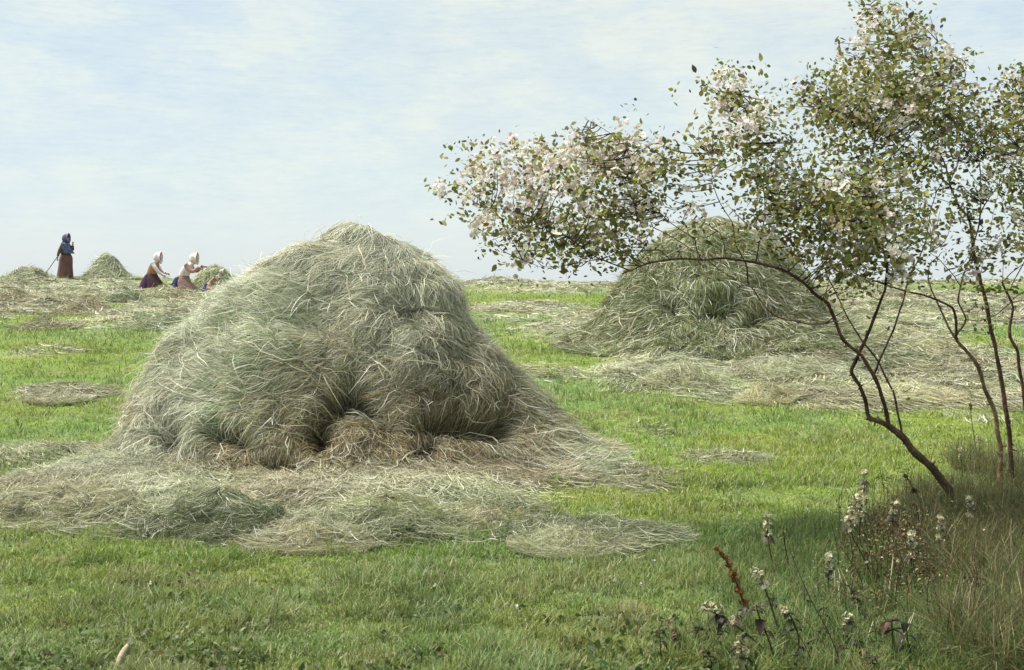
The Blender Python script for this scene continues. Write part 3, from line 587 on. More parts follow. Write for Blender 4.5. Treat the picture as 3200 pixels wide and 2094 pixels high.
blobsB = [(2975, 820, 70, 40, .5, .3), (2950, 760, 60, 30, .5, .3), (3050, 800, 50, 40, .35, .1), (3100, 430, 80, 70, 1, .08), (3040, 480, 60, 45, .8, .1), (3080, 570, 60, 50, .8, .05), (3060, 930, 60, 50, .25, .0), (2990, 880, 60, 30, .3, .1), (3060, 1020, 40, 60, .2, 0), (3020, 390, 80, 60, 1, .1), (2900, 590, 60, 70, .6, .1), (2990, 700, 70, 60, .5, .05), (3030, 610, 60, 80, .6, .05), (3090, 790, 70, 70, .5, .1), (3120, 900, 60, 60, .35, .0), (2960, 480, 70, 50, .6, .05)]
crown(blobsB, YB, .25, PL[1:], rootB, seed=2, dens=1.3)

# tree C, straight dark stem carrying the tallest crown
YC = 7.6; xC = (3160-1600)*YC/F; rootC = empty('blossom_tree', (xC, YC, float(tz(xC, YC)))); px1 = F/YC
tag(rootC, 'tallest tree, one long straight dark stem rising to the highest blossoming crown', 'tree', 'blossoming trees at the right')
tr, PT = limb([(3165, 1560), (3158, 1443), (3155, 1346), (3147, 1300), (3132, 1201), (3116, 1108), (3097, 1020), (3085, 954), (3070, 893), (3051, 827), (3039, 762), (3030, 700), (3022, 668)], YC, rr(31), rr(17), BARKR, 71)
mesh('trunk', tr[0], tr[1], M_bark, rootC, tr[2]); PL = [PT]
for i_, (pts, w0, w1, c_, dy) in enumerate([
 ([(3025, 672), (3004, 658), (2985, 610), (2968, 565), (2948, 503), (2907, 431), (2870, 400), (2840, 375)], 13, 5, BARKD, .1),
 ([(2975, 590), (2930, 545), (2886, 519), (2840, 490), (2800, 465), (2785, 440), (2700, 390), (2620, 350), (2560, 330)], 9, 3, BARKD, -.3),
 ([(2948, 503), (2900, 490), (2860, 460), (2840, 420)], 5, 3, BARKD, -.1),
 ([(2845, 380), (2810, 330), (2795, 270), (2790, 190), (2770, 110), (2740, 50), (2720, 15)], 7, 2.5, BARKD, -.1),
 ([(2970, 565), (2990, 520), (3010, 430), (3000, 330), (3020, 220)], 6, 2.5, BARKD, .1),
 ([(2800, 300), (2830, 240), (2880, 180), (2930, 130)], 4, 2, BARKD, .0),
 ([(2960, 540), (2985, 530), (3000, 480), (3015, 425)], 5, 2, BARKD, .0),
 ([(3060, 870), (3085, 780), (3110, 640), (3140, 480)], 4, 2, BARKR, .2)]):
    tr, P = limb(pts, YC+(.05 if i_ else 0), rr(w0), rr(w1), c_, 80+i_, dy); PL.append(P); mesh('limb', tr[0], tr[1], M_bark, rootC, tr[2])
blobsC = [(2760, 130, 80, 90, 1, .4), (2790, 35, 75, 45, 1, .2), (2740, 10, 50, 25, .8, .1), (2885, 65, 50, 30, .7, .1), (2850, 110, 70, 50, .8, .35), (2700, 240, 110, 90, 1.05, .35), (2850, 230, 120, 95, 1.15, .3), (2620, 160, 40, 25, .6, .3), (2570, 245, 60, 25, .7, .1),
 (2640, 320, 150, 60, 1.25, .15), (2780, 330, 180, 90, 1.35, .18), (2950, 200, 75, 50, .9, .35), (3035, 168, 28, 12, .8, .05), (2950, 310, 110, 80, 1.1, .15), (2560, 290, 70, 40, .9, .1), (2500, 330, 50, 25, .7, .3), (2640, 410, 70, 50, .9, .15), (2600, 370, 90, 35, 1.1, .05), (2720, 420, 90, 40, 1., .15), (2690, 480, 55, 50, .7, .1), (2880, 420, 90, 40, .9, .1), (2700, 540, 60, 50, .6, .5), (2440, 262, 14, 14, .8, 0), (2480, 500, 40, 20, .5, 0), (2980, 400, 60, 60, .8, .08), (2900, 340, 90, 70, 1, .1), (2800, 490, 120, 55, .8, .05), (2580, 450, 80, 50, .6, .05), (2880, 500, 70, 50, .7, .05)]
crown(blobsC, YC, .42, PL[1:], rootC, seed=3, dens=1.25, leafL=.038)

# tree D at the right edge
YD = 7.9; xD = (3222-1600)*YD/F; rootD = empty('blossom_tree', (xD, YD, float(tz(xD, YD)))); px1 = F/YD
tag(rootD, 'crooked dark tree cut by the right edge of the picture', 'tree', 'blossoming trees at the right')
tr, PT = limb([(3225, 1540), (3215, 1380), (3205, 1290), (3197, 1200), (3178, 1104), (3155, 1050), (3160, 1010), (3168, 965), (3155, 927), (3132, 881)], YD, rr(26), rr(12), BARKR, 91)
mesh('trunk', tr[0], tr[1], M_bark, rootD, tr[2]); PL = [PT]
for i_, (pts, w0, w1, c_, dy) in enumerate([
 ([(3132, 881), (3160, 850), (3195, 825), (3230, 780), (3260, 680), (3230, 560)], 6, 4, BARKD, -.2),
 ([(3157, 903), (3175, 860), (3205, 800), (3215, 700), (3190, 600), (3160, 500), (3190, 380), (3200, 280)], 7, 3, BARKD, .1),
 ([(3166, 935), (3190, 915), (3240, 900)], 6, 4, BARKD, .1),
 ([(3132, 881), (3136, 820), (3145, 760)], 5, 2, BARKD, .0)]):
    tr, P = limb(pts, YD, rr(w0), rr(w1), c_, 95+i_, dy); PL.append(P); mesh('limb', tr[0], tr[1], M_bark, rootD, tr[2])
blobsD = [(3165, 300, 60, 70, .9, .15), (3170, 230, 40, 30, .8, .3), (3185, 420, 50, 90, 1.1, .05), (3160, 520, 60, 90, 1.1, .03), (3200, 640, 60, 90, .9, .05), (3140, 650, 45, 60, .5, .15), (3190, 770, 50, 80, .8, .05), (3130, 740, 30, 40, .3, .05), (3240, 500, 60, 200, 1, .05), (3240, 300, 60, 100, 1, .1), (3120, 340, 60, 60, .7, .2)]
crown(blobsD, YD, .35, PL[1:], rootD, seed=4, dens=1.3, leafL=.038)
px1 = F/6.9

# ------------------------------------------------------------------ long rough grass on the right bank
def longgrass(n, name, label, reg, L0, w0, pal, lean, ldir, wts=None, K=5, curl=.9):
    X, Y = [], []
    for (px, py, rx, ry, k) in reg:
        m = int(n*k); x, y = G(px, py); ya = G(px, min(py+ry, 2600))[1]; yb = G(px, max(py-ry, 900))[1]
        r = np.sqrt(rng.random(m)); a = rng.random(m)*2*np.pi; X.append(x+rx*y/F*r*np.cos(a)); Y.append((ya+yb)/2+(yb-ya)/2*r*np.sin(a))
    X = np.concatenate(X); Y = np.concatenate(Y); nn = len(X); L = L0*rng.uniform(.35, 1.25, nn)
    V, Fc, C = blades(X, Y, L, w0*rng.uniform(.5, 1.5, nn), lean, pick(pal, nn, .2, wts), K, leandir=None if ldir is None else ldir, curl=curl)
    o = mesh(name, V, Fc, M_grass, None, C, smooth=False); tag(o, label, 'grass', kind='stuff'); return o
longgrass(10000, 'rough_grass', 'brown olive rough grass on the bank at the right', [(3110, 1640, 180, 110, .8), (3170, 1850, 190, 170, 1.1), (3190, 2080, 220, 120, .8), (2960, 1620, 110, 60, .15), (2880, 1720, 120, 90, .2), (3190, 1500, 90, 70, .3)],
          .24, .0040, [[.125, .10, .04], [.105, .10, .035], [.17, .15, .07], [.06, .055, .025], [.30, .27, .16], [.10, .15, .04], [.12, .17, .05]], .6, None, curl=1.1)
longgrass(9000, 'rough_grass', 'long green grass around the flowering weeds', [(2560, 1880, 330, 150, 1), (2700, 1750, 250, 120, .7), (2500, 2060, 420, 90, .35), (2930, 1880, 200, 170, .9), (3000, 2080, 200, 90, .5), (2950, 1690, 120, 60, .3)],
          .125, .0038, [[.10, .165, .045], [.14, .215, .06], [.065, .10, .03], [.19, .26, .10], [.22, .22, .09]], .55, None)

# ------------------------------------------------------------------ meadow herbs: small broad leaves low in the sward
X, Y = samp(22000, 3.9, 5.6, 1.); k = (fb2(X, Y, 2.4, 101, 2)+np.clip((4.7-Y)*.5, -.2,   .5) > .02); X, Y = X[k], Y[k]
P0 = np.stack([X, Y, gz(X, Y)+rng.uniform(.005, .045, len(X))], -1)
V, Fc, C = leaves(P0, .027, pal=[[.08, .12, .03], [.12, .16, .045], [.05, .08, .022], [.20, .25, .10], [.12, .09, .04]], wts=[.3, .3, .2, .1, .1], flat=.25)
o = mesh('ground_herbs', V, Fc, M_leaf, None, C); tag(o, 'small broad leaved herbs low in the front grass', 'herbs', kind='stuff')

# ------------------------------------------------------------------ weeds
PALED = [[.03, .035, .02], [.05, .055, .025], [.045, .03, .02], [.08, .10, .035]]
def quadleaf(P, d, L, wd, droop=.3):
    d = nrm(np.array(d, float)); side = nrm(np.cross(d, [0.05, .1, 1.])); K = 6; s = np.linspace(0, 1, K)
    C0 = P+d*L*s[:, None]+np.array([0, 0, -1])*droop*L*(s**2)[:, None]
    up = np.cross(side, d); prof = np.array([.06, .75, 1, .85, .5, .03])*wd/2
    V = np.concatenate([C0-side*prof[:, None]+up*prof[:, None]*.35, C0, C0+side*prof[:, None]+up*prof[:, None]*.35]); i = np.arange(K-1)
    Fc = np.concatenate([np.stack([i, i+1, K+i+1, K+i], -1), np.stack([K+i, K+i+1, 2*K+i+1, 2*K+i], -1)]); return V, Fc
def weed(stem, Yf, name, label, whorls=(), lv=(), fl=None, sc=(.10, .09, .04), r=.0045, grp='flowering weeds in the rough grass', cat='weed', lpal=PALED, seedhead=False, tall=1., fr=.0092, fcol=None):
    """stem: photograph points root first; whorls: fractions along the stem that carry flowers; lv: fractions with a pair of leaves, size"""
    Yf = G(stem[0][0], stem[0][1])[1]; k_ = 0
    p = np.array(stem, float); P = np.stack([(p[:, 0]-1600)*Yf/F, Yf+.02*np.sin(np.arange(len(p))), EYE-(p[:, 1]-HZ)*Yf/F], -1); P = catmull(P, 6)
    g = float(gz(P[0, 0], P[0, 1]))
    if P[0, 2] > g: P = np.vstack([[P[0, 0]+.01, P[0, 1], g-.02], P])
    root = empty(name, (P[0, 0], P[0, 1], g)); tag(root, label, cat, grp)
    V, Fc = tube(P, np.linspace(r, r*.45, len(P)), 6); mesh('stem', V, Fc, M_leaf, root, np.tile(np.array(sc), (len(V), 1))*(1+.3*rng.normal(0, 1, (len(V), 1))).clip(.3, 2))
    n = len(P)-1
    for f, s in lv:
        q = P[int(f*n)]
        for sg in ((-1, 1) if len(whorls) > 2 else (-1, 1, -1, 1)):
            if rng.random() < .2: continue
            s = s*.9
            az = rng.normal(0, .7); V, Fc = quadleaf(q, (sg*math.cos(az), math.sin(az), rng.uniform(-.3, .5)), s*rng.uniform(.75, 1.2), s*rng.uniform(.5, .7), rng.uniform(.1, .9))
            mesh('leaf', V, Fc, M_leaf, root, np.tile(pick(lpal, 1, .2), (len(V), 1)))
    for f, s in whorls:
        q = P[int(f*n)]; k = int(9+s*260); s = s*.9; a = rng.random(k)*2*np.pi; c = q+np.stack([np.cos(a)*s*.42, np.sin(a)*s*.42, rng.normal(0, s*.2, k)], -1)
        V, Fc, C = flowers(c, fr, fcol or [[.66, .63, .46], [.78, .75, .58], [.46, .46, .28], [.44, .34, .24], [.20, .24, .10]]); mesh('flower_whorl', V, Fc, M_petal, root, C, smooth=False)
    return root
weed([(2737, 1840), (2712, 1760), (2690, 1680), (2692, 1600), (2697, 1530), (2696, 1465)], 5.9, 'dead_nettle', 'tallest cream flowered nettle, its two stems rising before the meadow', [(.60, .05), (.70, .045), (.80, .045), (.88, .035), (.97, .03)], [(.45, .05), (.62, .07), (.72, .07), (.82, .06), (.9, .045)], r=.004)
weed([(2745, 1850), (2700, 1740), (2668, 1680), (2660, 1625), (2672, 1570), (2690, 1540)], 5.85, 'dead_nettle', 'nettle stem with a thick mass of cream blooms leaning on the tallest nettle', [(.55, .06), (.65, .07), (.74, .07), (.84, .06), (.95, .045)], [(.4, .05), (.5, .065), (.63, .065), (.78, .06), (.9, .05)], r=.004)
weed([(2425, 1810), (2412, 1740), (2404, 1690), (2398, 1640), (2399, 1600)], 5.7, 'dead_nettle', 'pale flowered nettle standing alone on one bare stem', [(.50, .04), (.64, .045), (.78, .045), (.92, .035)], [(.45, .045), (.6, .055), (.75, .05), (.88, .045)])
weed([(2445, 2010), (2420, 1920), (2396, 1848), (2372, 1800), (2344, 1770)], 5.1, 'dead_nettle', 'nodding nettle with cream flowers beside the rusty dock spike', [(.62, .05), (.80, .045), (.95, .03)], [(.4, .06), (.6, .06), (.75, .05), (.9, .04)])
weed([(2440, 2070), (2356, 2003), (2290, 1950), (2240, 1920), (2198, 1889)], 4.9, 'dead_nettle', 'arching nettle leaning far left with black drooping leaves', [(.55, .05), (.93, .045)], [(.3, .06), (.45, .065), (.6, .06), (.72, .06), (.84, .05), (.95, .04)])
weed([(2360, 2140), (2330, 2080), (2318, 2030), (2322, 1990)], 4.75, 'dead_nettle', 'short nettle with cream flowers low at the bottom edge', [(.6, .05), (.85, .05)], [(.45, .06), (.7, .06), (.95, .05)])
weed([(2480, 2100), (2500, 2010), (2480, 1940), (2445, 1900)], 4.9, 'dead_nettle', 'dark leaved nettle right of the arching one', [(.95, .03)], [(.3, 0.058), (.5, 0.058), (.7, 0.054), (.88, 0.050)])
weed([(2430, 2080), (2400, 1990), (2372, 1920), (2365, 1890)], 5.0, 'dock_plant', 'dock with large drooping dark brown leaves among the nettles', [], [(.4, .065), (.6, .07), (.75, .07), (.93, .05)], lpal=[[.05, .035, .025], [.07, .05, .03], [.04, .035, .02]])
# rusty dock spike
weed([(2345, 1960), (2330, 1900), (2310, 1840), (2290, 1790), (2262, 1740), (2232, 1706)], 5.3, 'dock_spike', 'rusty brown dock seed spike leaning left', [(.25, .045), (.38, .04), (.5, .035), (.6, .035), (.7, .03), (.8, .025), (.88, .02), (.97, .016)], [(.3, .05), (.55, .04)], r=.006, sc=(.12, .06, .03), fr=.008, fcol=[[.22, .11, .04], [.30, .17, .06], [.10, .05, .03]], lpal=[[.12, .07, .03], [.2, .12, .04]])
for px_, py_, h_, lb in [(2600, 1900, 170, 'slim pale flowered nettle before the pointed tuft of straws'), (2860, 1850, 190, 'pale nettle rising from the withered brown weeds'), (2950, 1780, 170, 'pale nettle spike at the right border of the withered weeds'), (2255, 2010, 110, 'short pale nettle left of the dark dock leaves'), (3040, 1700, 150, 'pale nettle against the brown bank below the upright stems'), (2660, 2050, 130, 'short cream nettle at the bottom among bare stalks')]:
    weed([(px_, py_), (px_-8, py_-h_*.4), (px_-4, py_-h_*.75), (px_-12, py_-h_)], 5, 'dead_nettle', lb, [(.55, .04), (.7, .045), (.84, .04), (.96, .03)], [(.35, .05), (.5, .055), (.65, .05), (.8, .045), (.92, .035)], lpal=[[.05, .08, .03], [.09, .13, .045], [.04, .045, .02]])
weed([(2470, 1800), (2458, 1720), (2450, 1650)], 6.0, 'small_weed', 'faint small leaved weed right of the lone nettle', [], [(.3, .03), (.55, .035), (.8, .035), (.95, .03)], lpal=[[.1, .12, .05]])
weed([(2800, 1800), (2795, 1680), (2795, 1600), (2800, 1560)], 6.2, 'dead_nettle', 'nettle with two white heads left of the leaning trunk foot', [(.72, .04), (.93, .05)], [(.5, .05), (.65, .05), (.85, .05)], lpal=[[.10, .09, .04], [.06, .05, .03]])
weed([(2900, 1690), (2890, 1620), (2875, 1560), (2850, 1520), (2825, 1480)], 6.4, 'small_weed', 'thin drooping weed with dark buds beside the leaning trunk', [(.97, .02), (.7, .025)], [(.65, .05), (.88, .04)], fcol=[[.1, .06, .05]])
weed([(2905, 1720), (2880, 1640), (2870, 1600), (2862, 1570)], 6.2, 'small_weed', 'dark brown withered weed close to the foot of the leaning trunk', [], [(.4, .05), (.6, .05), (.85, .05), (.96, .04)], lpal=[[.07, .04, .03], [.12, .08, .04]])
weed([(3060, 1480), (3052, 1400), (3040, 1320), (3032, 1256)], 7.1, 'reed_stalk', 'slender brown headed stalk left of the upright stems', [(.93, .02), (.98, .016)], [], fcol=[[.22, .16, .07]], sc=(.2, .15, .07))
weed([(3010, 1500), (3006, 1440), (3004, 1400)], 6.9, 'small_weed', 'pale flowering weed between the leaning trunk and the upright stems', [(.7, .03), (.95, .03)], [(.5, .03)], lpal=[[.12, .12, .06]])
weed([(3066, 1450), (3064, 1400), (3060, 1360)], 7.1, 'small_weed', 'white tipped weed just left of the forked stem', [(.8, .03), (.97, .025)], [(.5, .03)], lpal=[[.12, .12, .06]])
weed([(2990, 1590), (2978, 1530), (2975, 1490)], 6.7, 'small_weed', 'cream weed head right of the leaning trunk', [(.6, .03), (.95, .03)], [(.5, .035), (.8, .03)], lpal=[[.1, .09, .05]])
weed([(2800, 2090), (2796, 2010), (2792, 1960), (2790, 1935)], 4.9, 'dock_plant', 'broad dark dock leaf hanging beside the pale stalk', [], [(.6, 0.065), (.85, 0.065), (.97, 0.050)], lpal=[[.05, .03, .02], [.09, .05, .035]])
weed([(2870, 2100), (2850, 2040), (2840, 1990), (2835, 1945)], 4.85, 'dock_plant', 'second dark dock, right of the hanging dock leaf', [], [(.45, 0.050), (.7, 0.058), (.95, 0.058)], lpal=[[.05, .03, .025], [.04, .04, .03]])
weed([(3000, 2120), (2990, 2060), (2975, 2030)], 4.7, 'dock_plant', 'low dock with brown curled leaves at the bottom edge', [], [(.5, 0.058), (.75, 0.058), (.95, 0.058)], lpal=[[.09, .05, .03], [.12, .10, .04]])
weed([(3090, 2110), (3075, 2050), (3060, 2010)], 4.75, 'dock_plant', 'reddish dock at the bottom, left of the dark corner', [], [(.5, 0.058), (.8, 0.058), (.97, 0.050)], lpal=[[.10, .05, .03], [.06, .05, .03]])
weed([(3130, 1960), (3130, 1890), (3120, 1830)], 5.2, 'dock_plant', 'dark green dock with hanging leaves against the brown bank', [], [(.5, 0.058), (.75, 0.050), (.97, 0.050)], lpal=[[.03, .06, .03], [.05, .08, .04]])
weed([(2110, 2020), (2108, 1990), (2106, 1965)], 5.0, 'small_weed', 'small withered weed on the open grass, leftmost of the weeds', [(.9, .03)], [(.5, .035), (.8, .035)], lpal=[[.07, .05, .03]], fcol=[[.25, .2, .12]])
for k_ in range(26):
    px, py = [(2130, 2060), (2190, 2040), (2250, 2090), (2290, 2000), (2420, 1960), (2520, 2060), (2570, 1990), (2600, 2110), (2680, 2080), (2700, 1990), (2760, 2070), (2900, 1960), (2950, 2100), (3050, 1900), (3100, 1990), (3160, 2080), (2210, 2120), (2350, 2120), (2470, 2130), (2540, 1930), (2640, 1940), (2880, 2060), (3020, 2000), (2070, 2090), (2740, 2130), (2450, 2050)][k_]
    weed([(px, py), (px+rng.normal(0, 12), py-rng.uniform(30, 60)), (px+rng.normal(0, 22), py-rng.uniform(70, 130))], 5, 'leafy_shoot', 'small dark leaved shoot low in the grass among the flowering weeds', [], [(.45, .05), (.7, .05), (.85, .04), (.97, .035)], r=.003, grp='small dark leaved shoots', cat='weed', lpal=[[.04, .05, .02], [.06, .035, .025], [.05, .08, .03], [.10, .07, .04], [.03, .03, .02]])
# withered brown weeds massed at the foot of the leaning trunk
VV = []
for q in range(330):
    px, py = rng.normal(2830, 105), rng.normal(1790, 95); x, y = G(px, py); z = float(gz(x, y)); hgt = rng.uniform(.10, .30)
    tp = np.array([x+rng.normal(0, .05), y+rng.normal(0, .05), z+hgt]); P = catmull([[x, y, z-.01], [x+rng.normal(0, .015), y, z+hgt*.5], tp], 4)
    V, Fc = tube(P, np.linspace(.0028, .0014, len(P)), 5, cap=False); VV.append((V, Fc, np.tile(pick([[.16, .10, .05], [.10, .06, .035], [.20, .17, .08]], 1), (len(V), 1))))
    c0 = P[rng.integers(2, len(P), 20)]+rng.normal(0, .013, (20, 3)); VV.append(leaves(c0, .013, pal=[[.12, .08, .04], [.20, .15, .06], [.40, .36, .22], [.06, .045, .03], [.14, .17, .06]], wts=[.28, .22, .10, .2, .2]))
V, Fc, C = join(VV); tag(mesh('withered_weeds', V, Fc, M_leaf, None, C), 'withered brown seedy weeds massed at the foot of the leaning trunk', 'weeds', kind='stuff')
# bare stalks and twigs
def stalk(pts, Yf, label, c, r=.0026, grp='bare stalks in the rough grass', name='dry_stalk', cat='stalk'):
    Yf = G(pts[0][0], pts[0][1])[1]
    p = np.array(pts, float); P = np.stack([(p[:, 0]-1600)*Yf/F, Yf+.04*np.arange(len(p)), EYE-(p[:, 1]-HZ)*Yf/F], -1); P = catmull(P, 6)
    V, Fc = tube(P, np.linspace(r, r*.5, len(P)), 6, .15); L = tuple(P[0]); o = mesh(name, V, Fc, M_wood, None, np.tile(np.array(c), (len(V), 1)), loc=L); tag(o, label, cat, grp)
stalk([(2640, 2110), (2600, 1990), (2550, 1890), (2520, 1810), (2499, 1745)], 5.0, 'long dark bare stem slanting up left, tallest of the bare stalks', (.035, .035, .02))
stalk([(2560, 2120), (2530, 2040), (2500, 1980), (2475, 1900)], 4.9, 'short dark bare stem left of the tallest bare stalk', (.04, .035, .02))
stalk([(2760, 1960), (2715, 1915), (2650, 1870), (2569, 1834)], 5.2, 'reddish brown twig arching up to the left across the green grass', (.12, .06, .04))
stalk([(2420, 2000), (2490, 1985), (2568, 1965)], 4.85, 'near horizontal brown twig low among the dark stems', (.10, .06, .035))
stalk([(2690, 2110), (2620, 2060), (2560, 1990), (2500, 1910)], 4.8, 'brown twig sloping down to the bottom edge', (.11, .07, .04))
stalk([(2772, 1900), (2786, 1860), (2805, 1800), (2820, 1750)], 5.3, 'pale straw stalk leaning right, straightest of the pale stalks', (.50, .47, .32))
for k_, (a_, b_) in enumerate([((2604, 1900), (2622, 1768)), ((2625, 1910), (2624, 1775)), ((2645, 1905), (2632, 1780)), ((2668, 1895), (2640, 1785)), ((2612, 1905), (2640, 1800))]):
    stalk([a_, ((a_[0]+b_[0])/2+4, (a_[1]+b_[1])/2), b_], 5.2+.02*k_, 'pale straw of the upright pointed tuft amid the green grass', (.48, .45, .30), grp='straws of the pointed tuft')
for k_, (a_, b_) in enumerate([((2820, 2060), (2880, 1932)), ((2800, 2090), (2870, 1945)), ((2705, 2050), (2750, 1960))]):
    stalk([a_, ((a_[0]+b_[0])/2-6, (a_[1]+b_[1])/2), b_], 4.9+.03*k_, 'pale grass stalk leaning right near the dark docks', (.50, .48, .36), grp='pale stalks near the docks')
stalk([(1612, 1655), (1614, 1630), (1622, 1598)], 6.6, 'single orange stalk at the front right foot of the largest haycock', (.36, .20, .05), .006)
stalk([(355, 2120), (368, 2060), (378, 2036)], 4.25, 'pale splintered stub poking up at the bottom left edge', (.40, .33, .22), .016, name='wooden_stub', cat='wood stub', grp=None)
# tiny meadow flowers
for (px, py, lab) in [(1330, 1828, 'nearest the middle of the front grass'), (1784, 1800, 'below the fan of pinkish hay'), (1905, 1850, 'left one of a pair below the fan of hay'), (1920, 1862, 'right one of a pair below the fan of hay'), (2205, 1538, 'on the open grass right of the largest haycock'), (2042, 1798, 'left of the rusty dock spike'), (1615, 1952, 'low by the bottom middle'), (470, 1872, 'in the front left grass'), (1357, 1880, 'pinkish, just below the nearest middle one'), (2232, 1542, 'faint, right beside another on the open grass'), (2000, 1880, 'close to the leftmost withered weed')]:
    x, y = G(px, py+8); z = float(gz(x, y)); root = empty('meadow_flower', (x, y, z)); tag(root, 'tiny white meadow flower ' + lab, 'flower', 'tiny flowers in the grass')
    P = np.array([[x, y, z-.01], [x+.004, y, z+.05], [x, y, z+.085]]); V, Fc = tube(P, .0015, 5); mesh('stem', V, Fc, M_leaf, root, np.tile([.14, .2, .06], (len(V), 1)))
    V, Fc, C = flowers(np.array([[x, y, z+.088]])+rng.normal(0, .005, (2, 3)), .007, [[.70, .68, .62]]); mesh('bloom', V, Fc, M_petal, root, C, smooth=False)

# ------------------------------------------------------------------ people
def skinbody(name, joints, edges, root, c, sub=1):
    me = bpy.data.meshes.new(name); names = list(joints); me.from_pydata([joints[k][:3] for k in names], [(names.index(a), names.index(b)) for a, b in edges], []); me.update()
    o = bpy.data.objects.new(name, me); col.objects.link(o); o.parent = root
    s = o.modifiers.new('Skin', 'SKIN'); s.use_smooth_shade = True
    sv = me.skin_vertices[0].data if me.skin_vertices else None
    if sv is None:
        bpy.context.view_layer.objects.active = o; sv = me.skin_vertices[0].data
    for i, k in enumerate(names):
        r = joints[k][3]; sv[i].radius = (r, joints[k][4] if len(joints[k]) > 4 else r); sv[i].use_root = (k == 'pelvis')
    m = o.modifiers.new('Sub', 'SUBSURF'); m.levels = sub; m.render_levels = sub
    mt = bpy.data.materials.get('person_skin') or bpy.data.materials.new('person_skin')
    mt.use_nodes = True; t = mt.node_tree; p = t.nodes.get('Principled BSDF'); p.inputs['Base Color'].default_value = (*c, 1); p.inputs['Roughness'].default_value = .6
    me.materials.append(mt); return o
def lathe(rings, ns=22, fold=.0, seed=0, nf=9):
    """rings (cx, cy, cz, rx, ry)"""
    R = np.array(rings, float); R = catmull(R, 4); th = np.linspace(0, 2*np.pi, ns, endpoint=False); f = np.linspace(0, 1, len(R))[:, None]
    w = 1+fold*(1-f)*np.sin(nf*th[None]+seed+2*f)
    V = np.stack([R[:, 0, None]+R[:, 3, None]*np.cos(th)*w, R[:, 1, None]+R[:, 4, None]*np.sin(th)*w, R[:, 2, None]+0*th[None]], -1).reshape(-1, 3); n = len(R)
    i = np.arange(n-1)[:, None]*ns; j = np.arange(ns)[None]; Fc = np.stack([i+j, i+(j+1) % ns, i+ns+(j+1) % ns, i+ns+j], -1).reshape(-1, 4); return V, Fc
def local(V, root): return V+np.array(root.location)
def cl(V, c, v=.16, s=0): return np.array(c)*(1+v*vnoise(V*24, s)[:, None])*(1+.25*vnoise(V*9, s+3)[:, None])
def hand(j, ed, pre, wrist, dirv, side=1):
    d = np.array(dirv, float); d /= np.linalg.norm(d); w = np.array(wrist); s = np.cross(d, [0, 1, .1]); s /= np.linalg.norm(s)
    palm = w+d*.06; j[pre+'palm'] = (*palm, .030, .016); ed.append((pre+'wrist', pre+'palm'))
    for k, (off, ln) in enumerate([(-.026, .055), (-.009, .068), (.009, .064), (.026, .05)]):
        a = palm+s*off+d*.035; b = a+d*ln*.5+np.array([0, .004, -.004]); c = b+d*ln*.4+np.array([0, .014, -.010])
        j[f'{pre}f{k}a'] = (*a, .009); j[f'{pre}f{k}b'] = (*b, .0085); j[f'{pre}f{k}c'] = (*c, .0075)
        ed += [(pre+'palm', f'{pre}f{k}a'), (f'{pre}f{k}a', f'{pre}f{k}b'), (f'{pre}f{k}b', f'{pre}f{k}c')]
    a = w+d*.03-s*.036*side; b = a+d*.03-s*.016*side; j[pre+'ta'] = (*a, .011); j[pre+'tb'] = (*b, .009); ed += [(pre+'palm', pre+'ta'), (pre+'ta', pre+'tb')]
SK = (.48, .30, .22)
def sleeve(root, pts, r, c, seed=0):
    V, Fc = tube(catmull(pts, 5), np.interp(np.linspace(0, 1, 5*(len(pts)-1)+1), np.linspace(0, 1, len(r)), r), 12); mesh('sleeve', local(V, root), Fc, M_cloth, root, cl(V, c, s=seed))
def bonnet(root, hc, c, face=1, s=1., seed=0):
    """gathered bonnet round a head centred on hc, open towards +x*face"""
    parts = []; n = 20
    th = np.linspace(0, 2*np.pi, n, endpoint=False)
    rings = [(-.125, .03), (-.115, .085), (-.07, .125), (-.01, .14), (.035, .118), (.05, .15), (.085, .165)]
    V = []
    for k, (x, r) in enumerate(rings):
        rr_ = r*(1+(.07 if k < 4 else .10)*np.sin((7 if k < 4 else 11)*th+seed)); V.append(np.stack([0*th+hc[0]+face*(x-.0*np.sin(th))*s, hc[1]+rr_*np.cos(th)*s*.92, hc[2]+.015+rr_*np.sin(th)*s*(1.05)], -1))
    V = np.concatenate(V); i = np.arange(len(rings)-1)[:, None]*n; j = np.arange(n)[None]; Fc = np.stack([i+j, i+(j+1) % n, i+n+(j+1) % n, i+n+j], -1).reshape(-1, 4)
    mesh('bonnet', local(V, root), Fc, M_cloth, root, cl(V, c, .25, seed))
    V, Fc = lathe([(hc[0]-face*.08, hc[1], hc[2]-.17, .10, .13), (hc[0]-face*.07, hc[1], hc[2]-.10, .075, .10), (hc[0]-face*.03, hc[1], hc[2]-.03, .09, .10)], 18, .12, seed); mesh('neck_frill', local(V, root), Fc, M_cloth, root, cl(V, c, .25, seed+1))
def facebits(root, hc, f=1):
    for s in (-1, 1):
        V, Fc = tube(np.array([[hc[0]+f*.086, hc[1]+s*.032, hc[2]+.008], [hc[0]+f*.094, hc[1]+s*.032, hc[2]+.008]]), .010, 8); mesh('eye', local(V, root), Fc, M_skin, root, np.tile([.05, .04, .04], (len(V), 1)))
    V, Fc = tube(np.array([[hc[0]+f*.086, hc[1]-.022, hc[2]-.055], [hc[0]+f*.094, hc[1], hc[2]-.057], [hc[0]+f*.086, hc[1]+.022, hc[2]-.055]]), .006, 6); mesh('mouth', local(V, root), Fc, M_skin, root, np.tile([.40, .14, .12], (len(V), 1)))

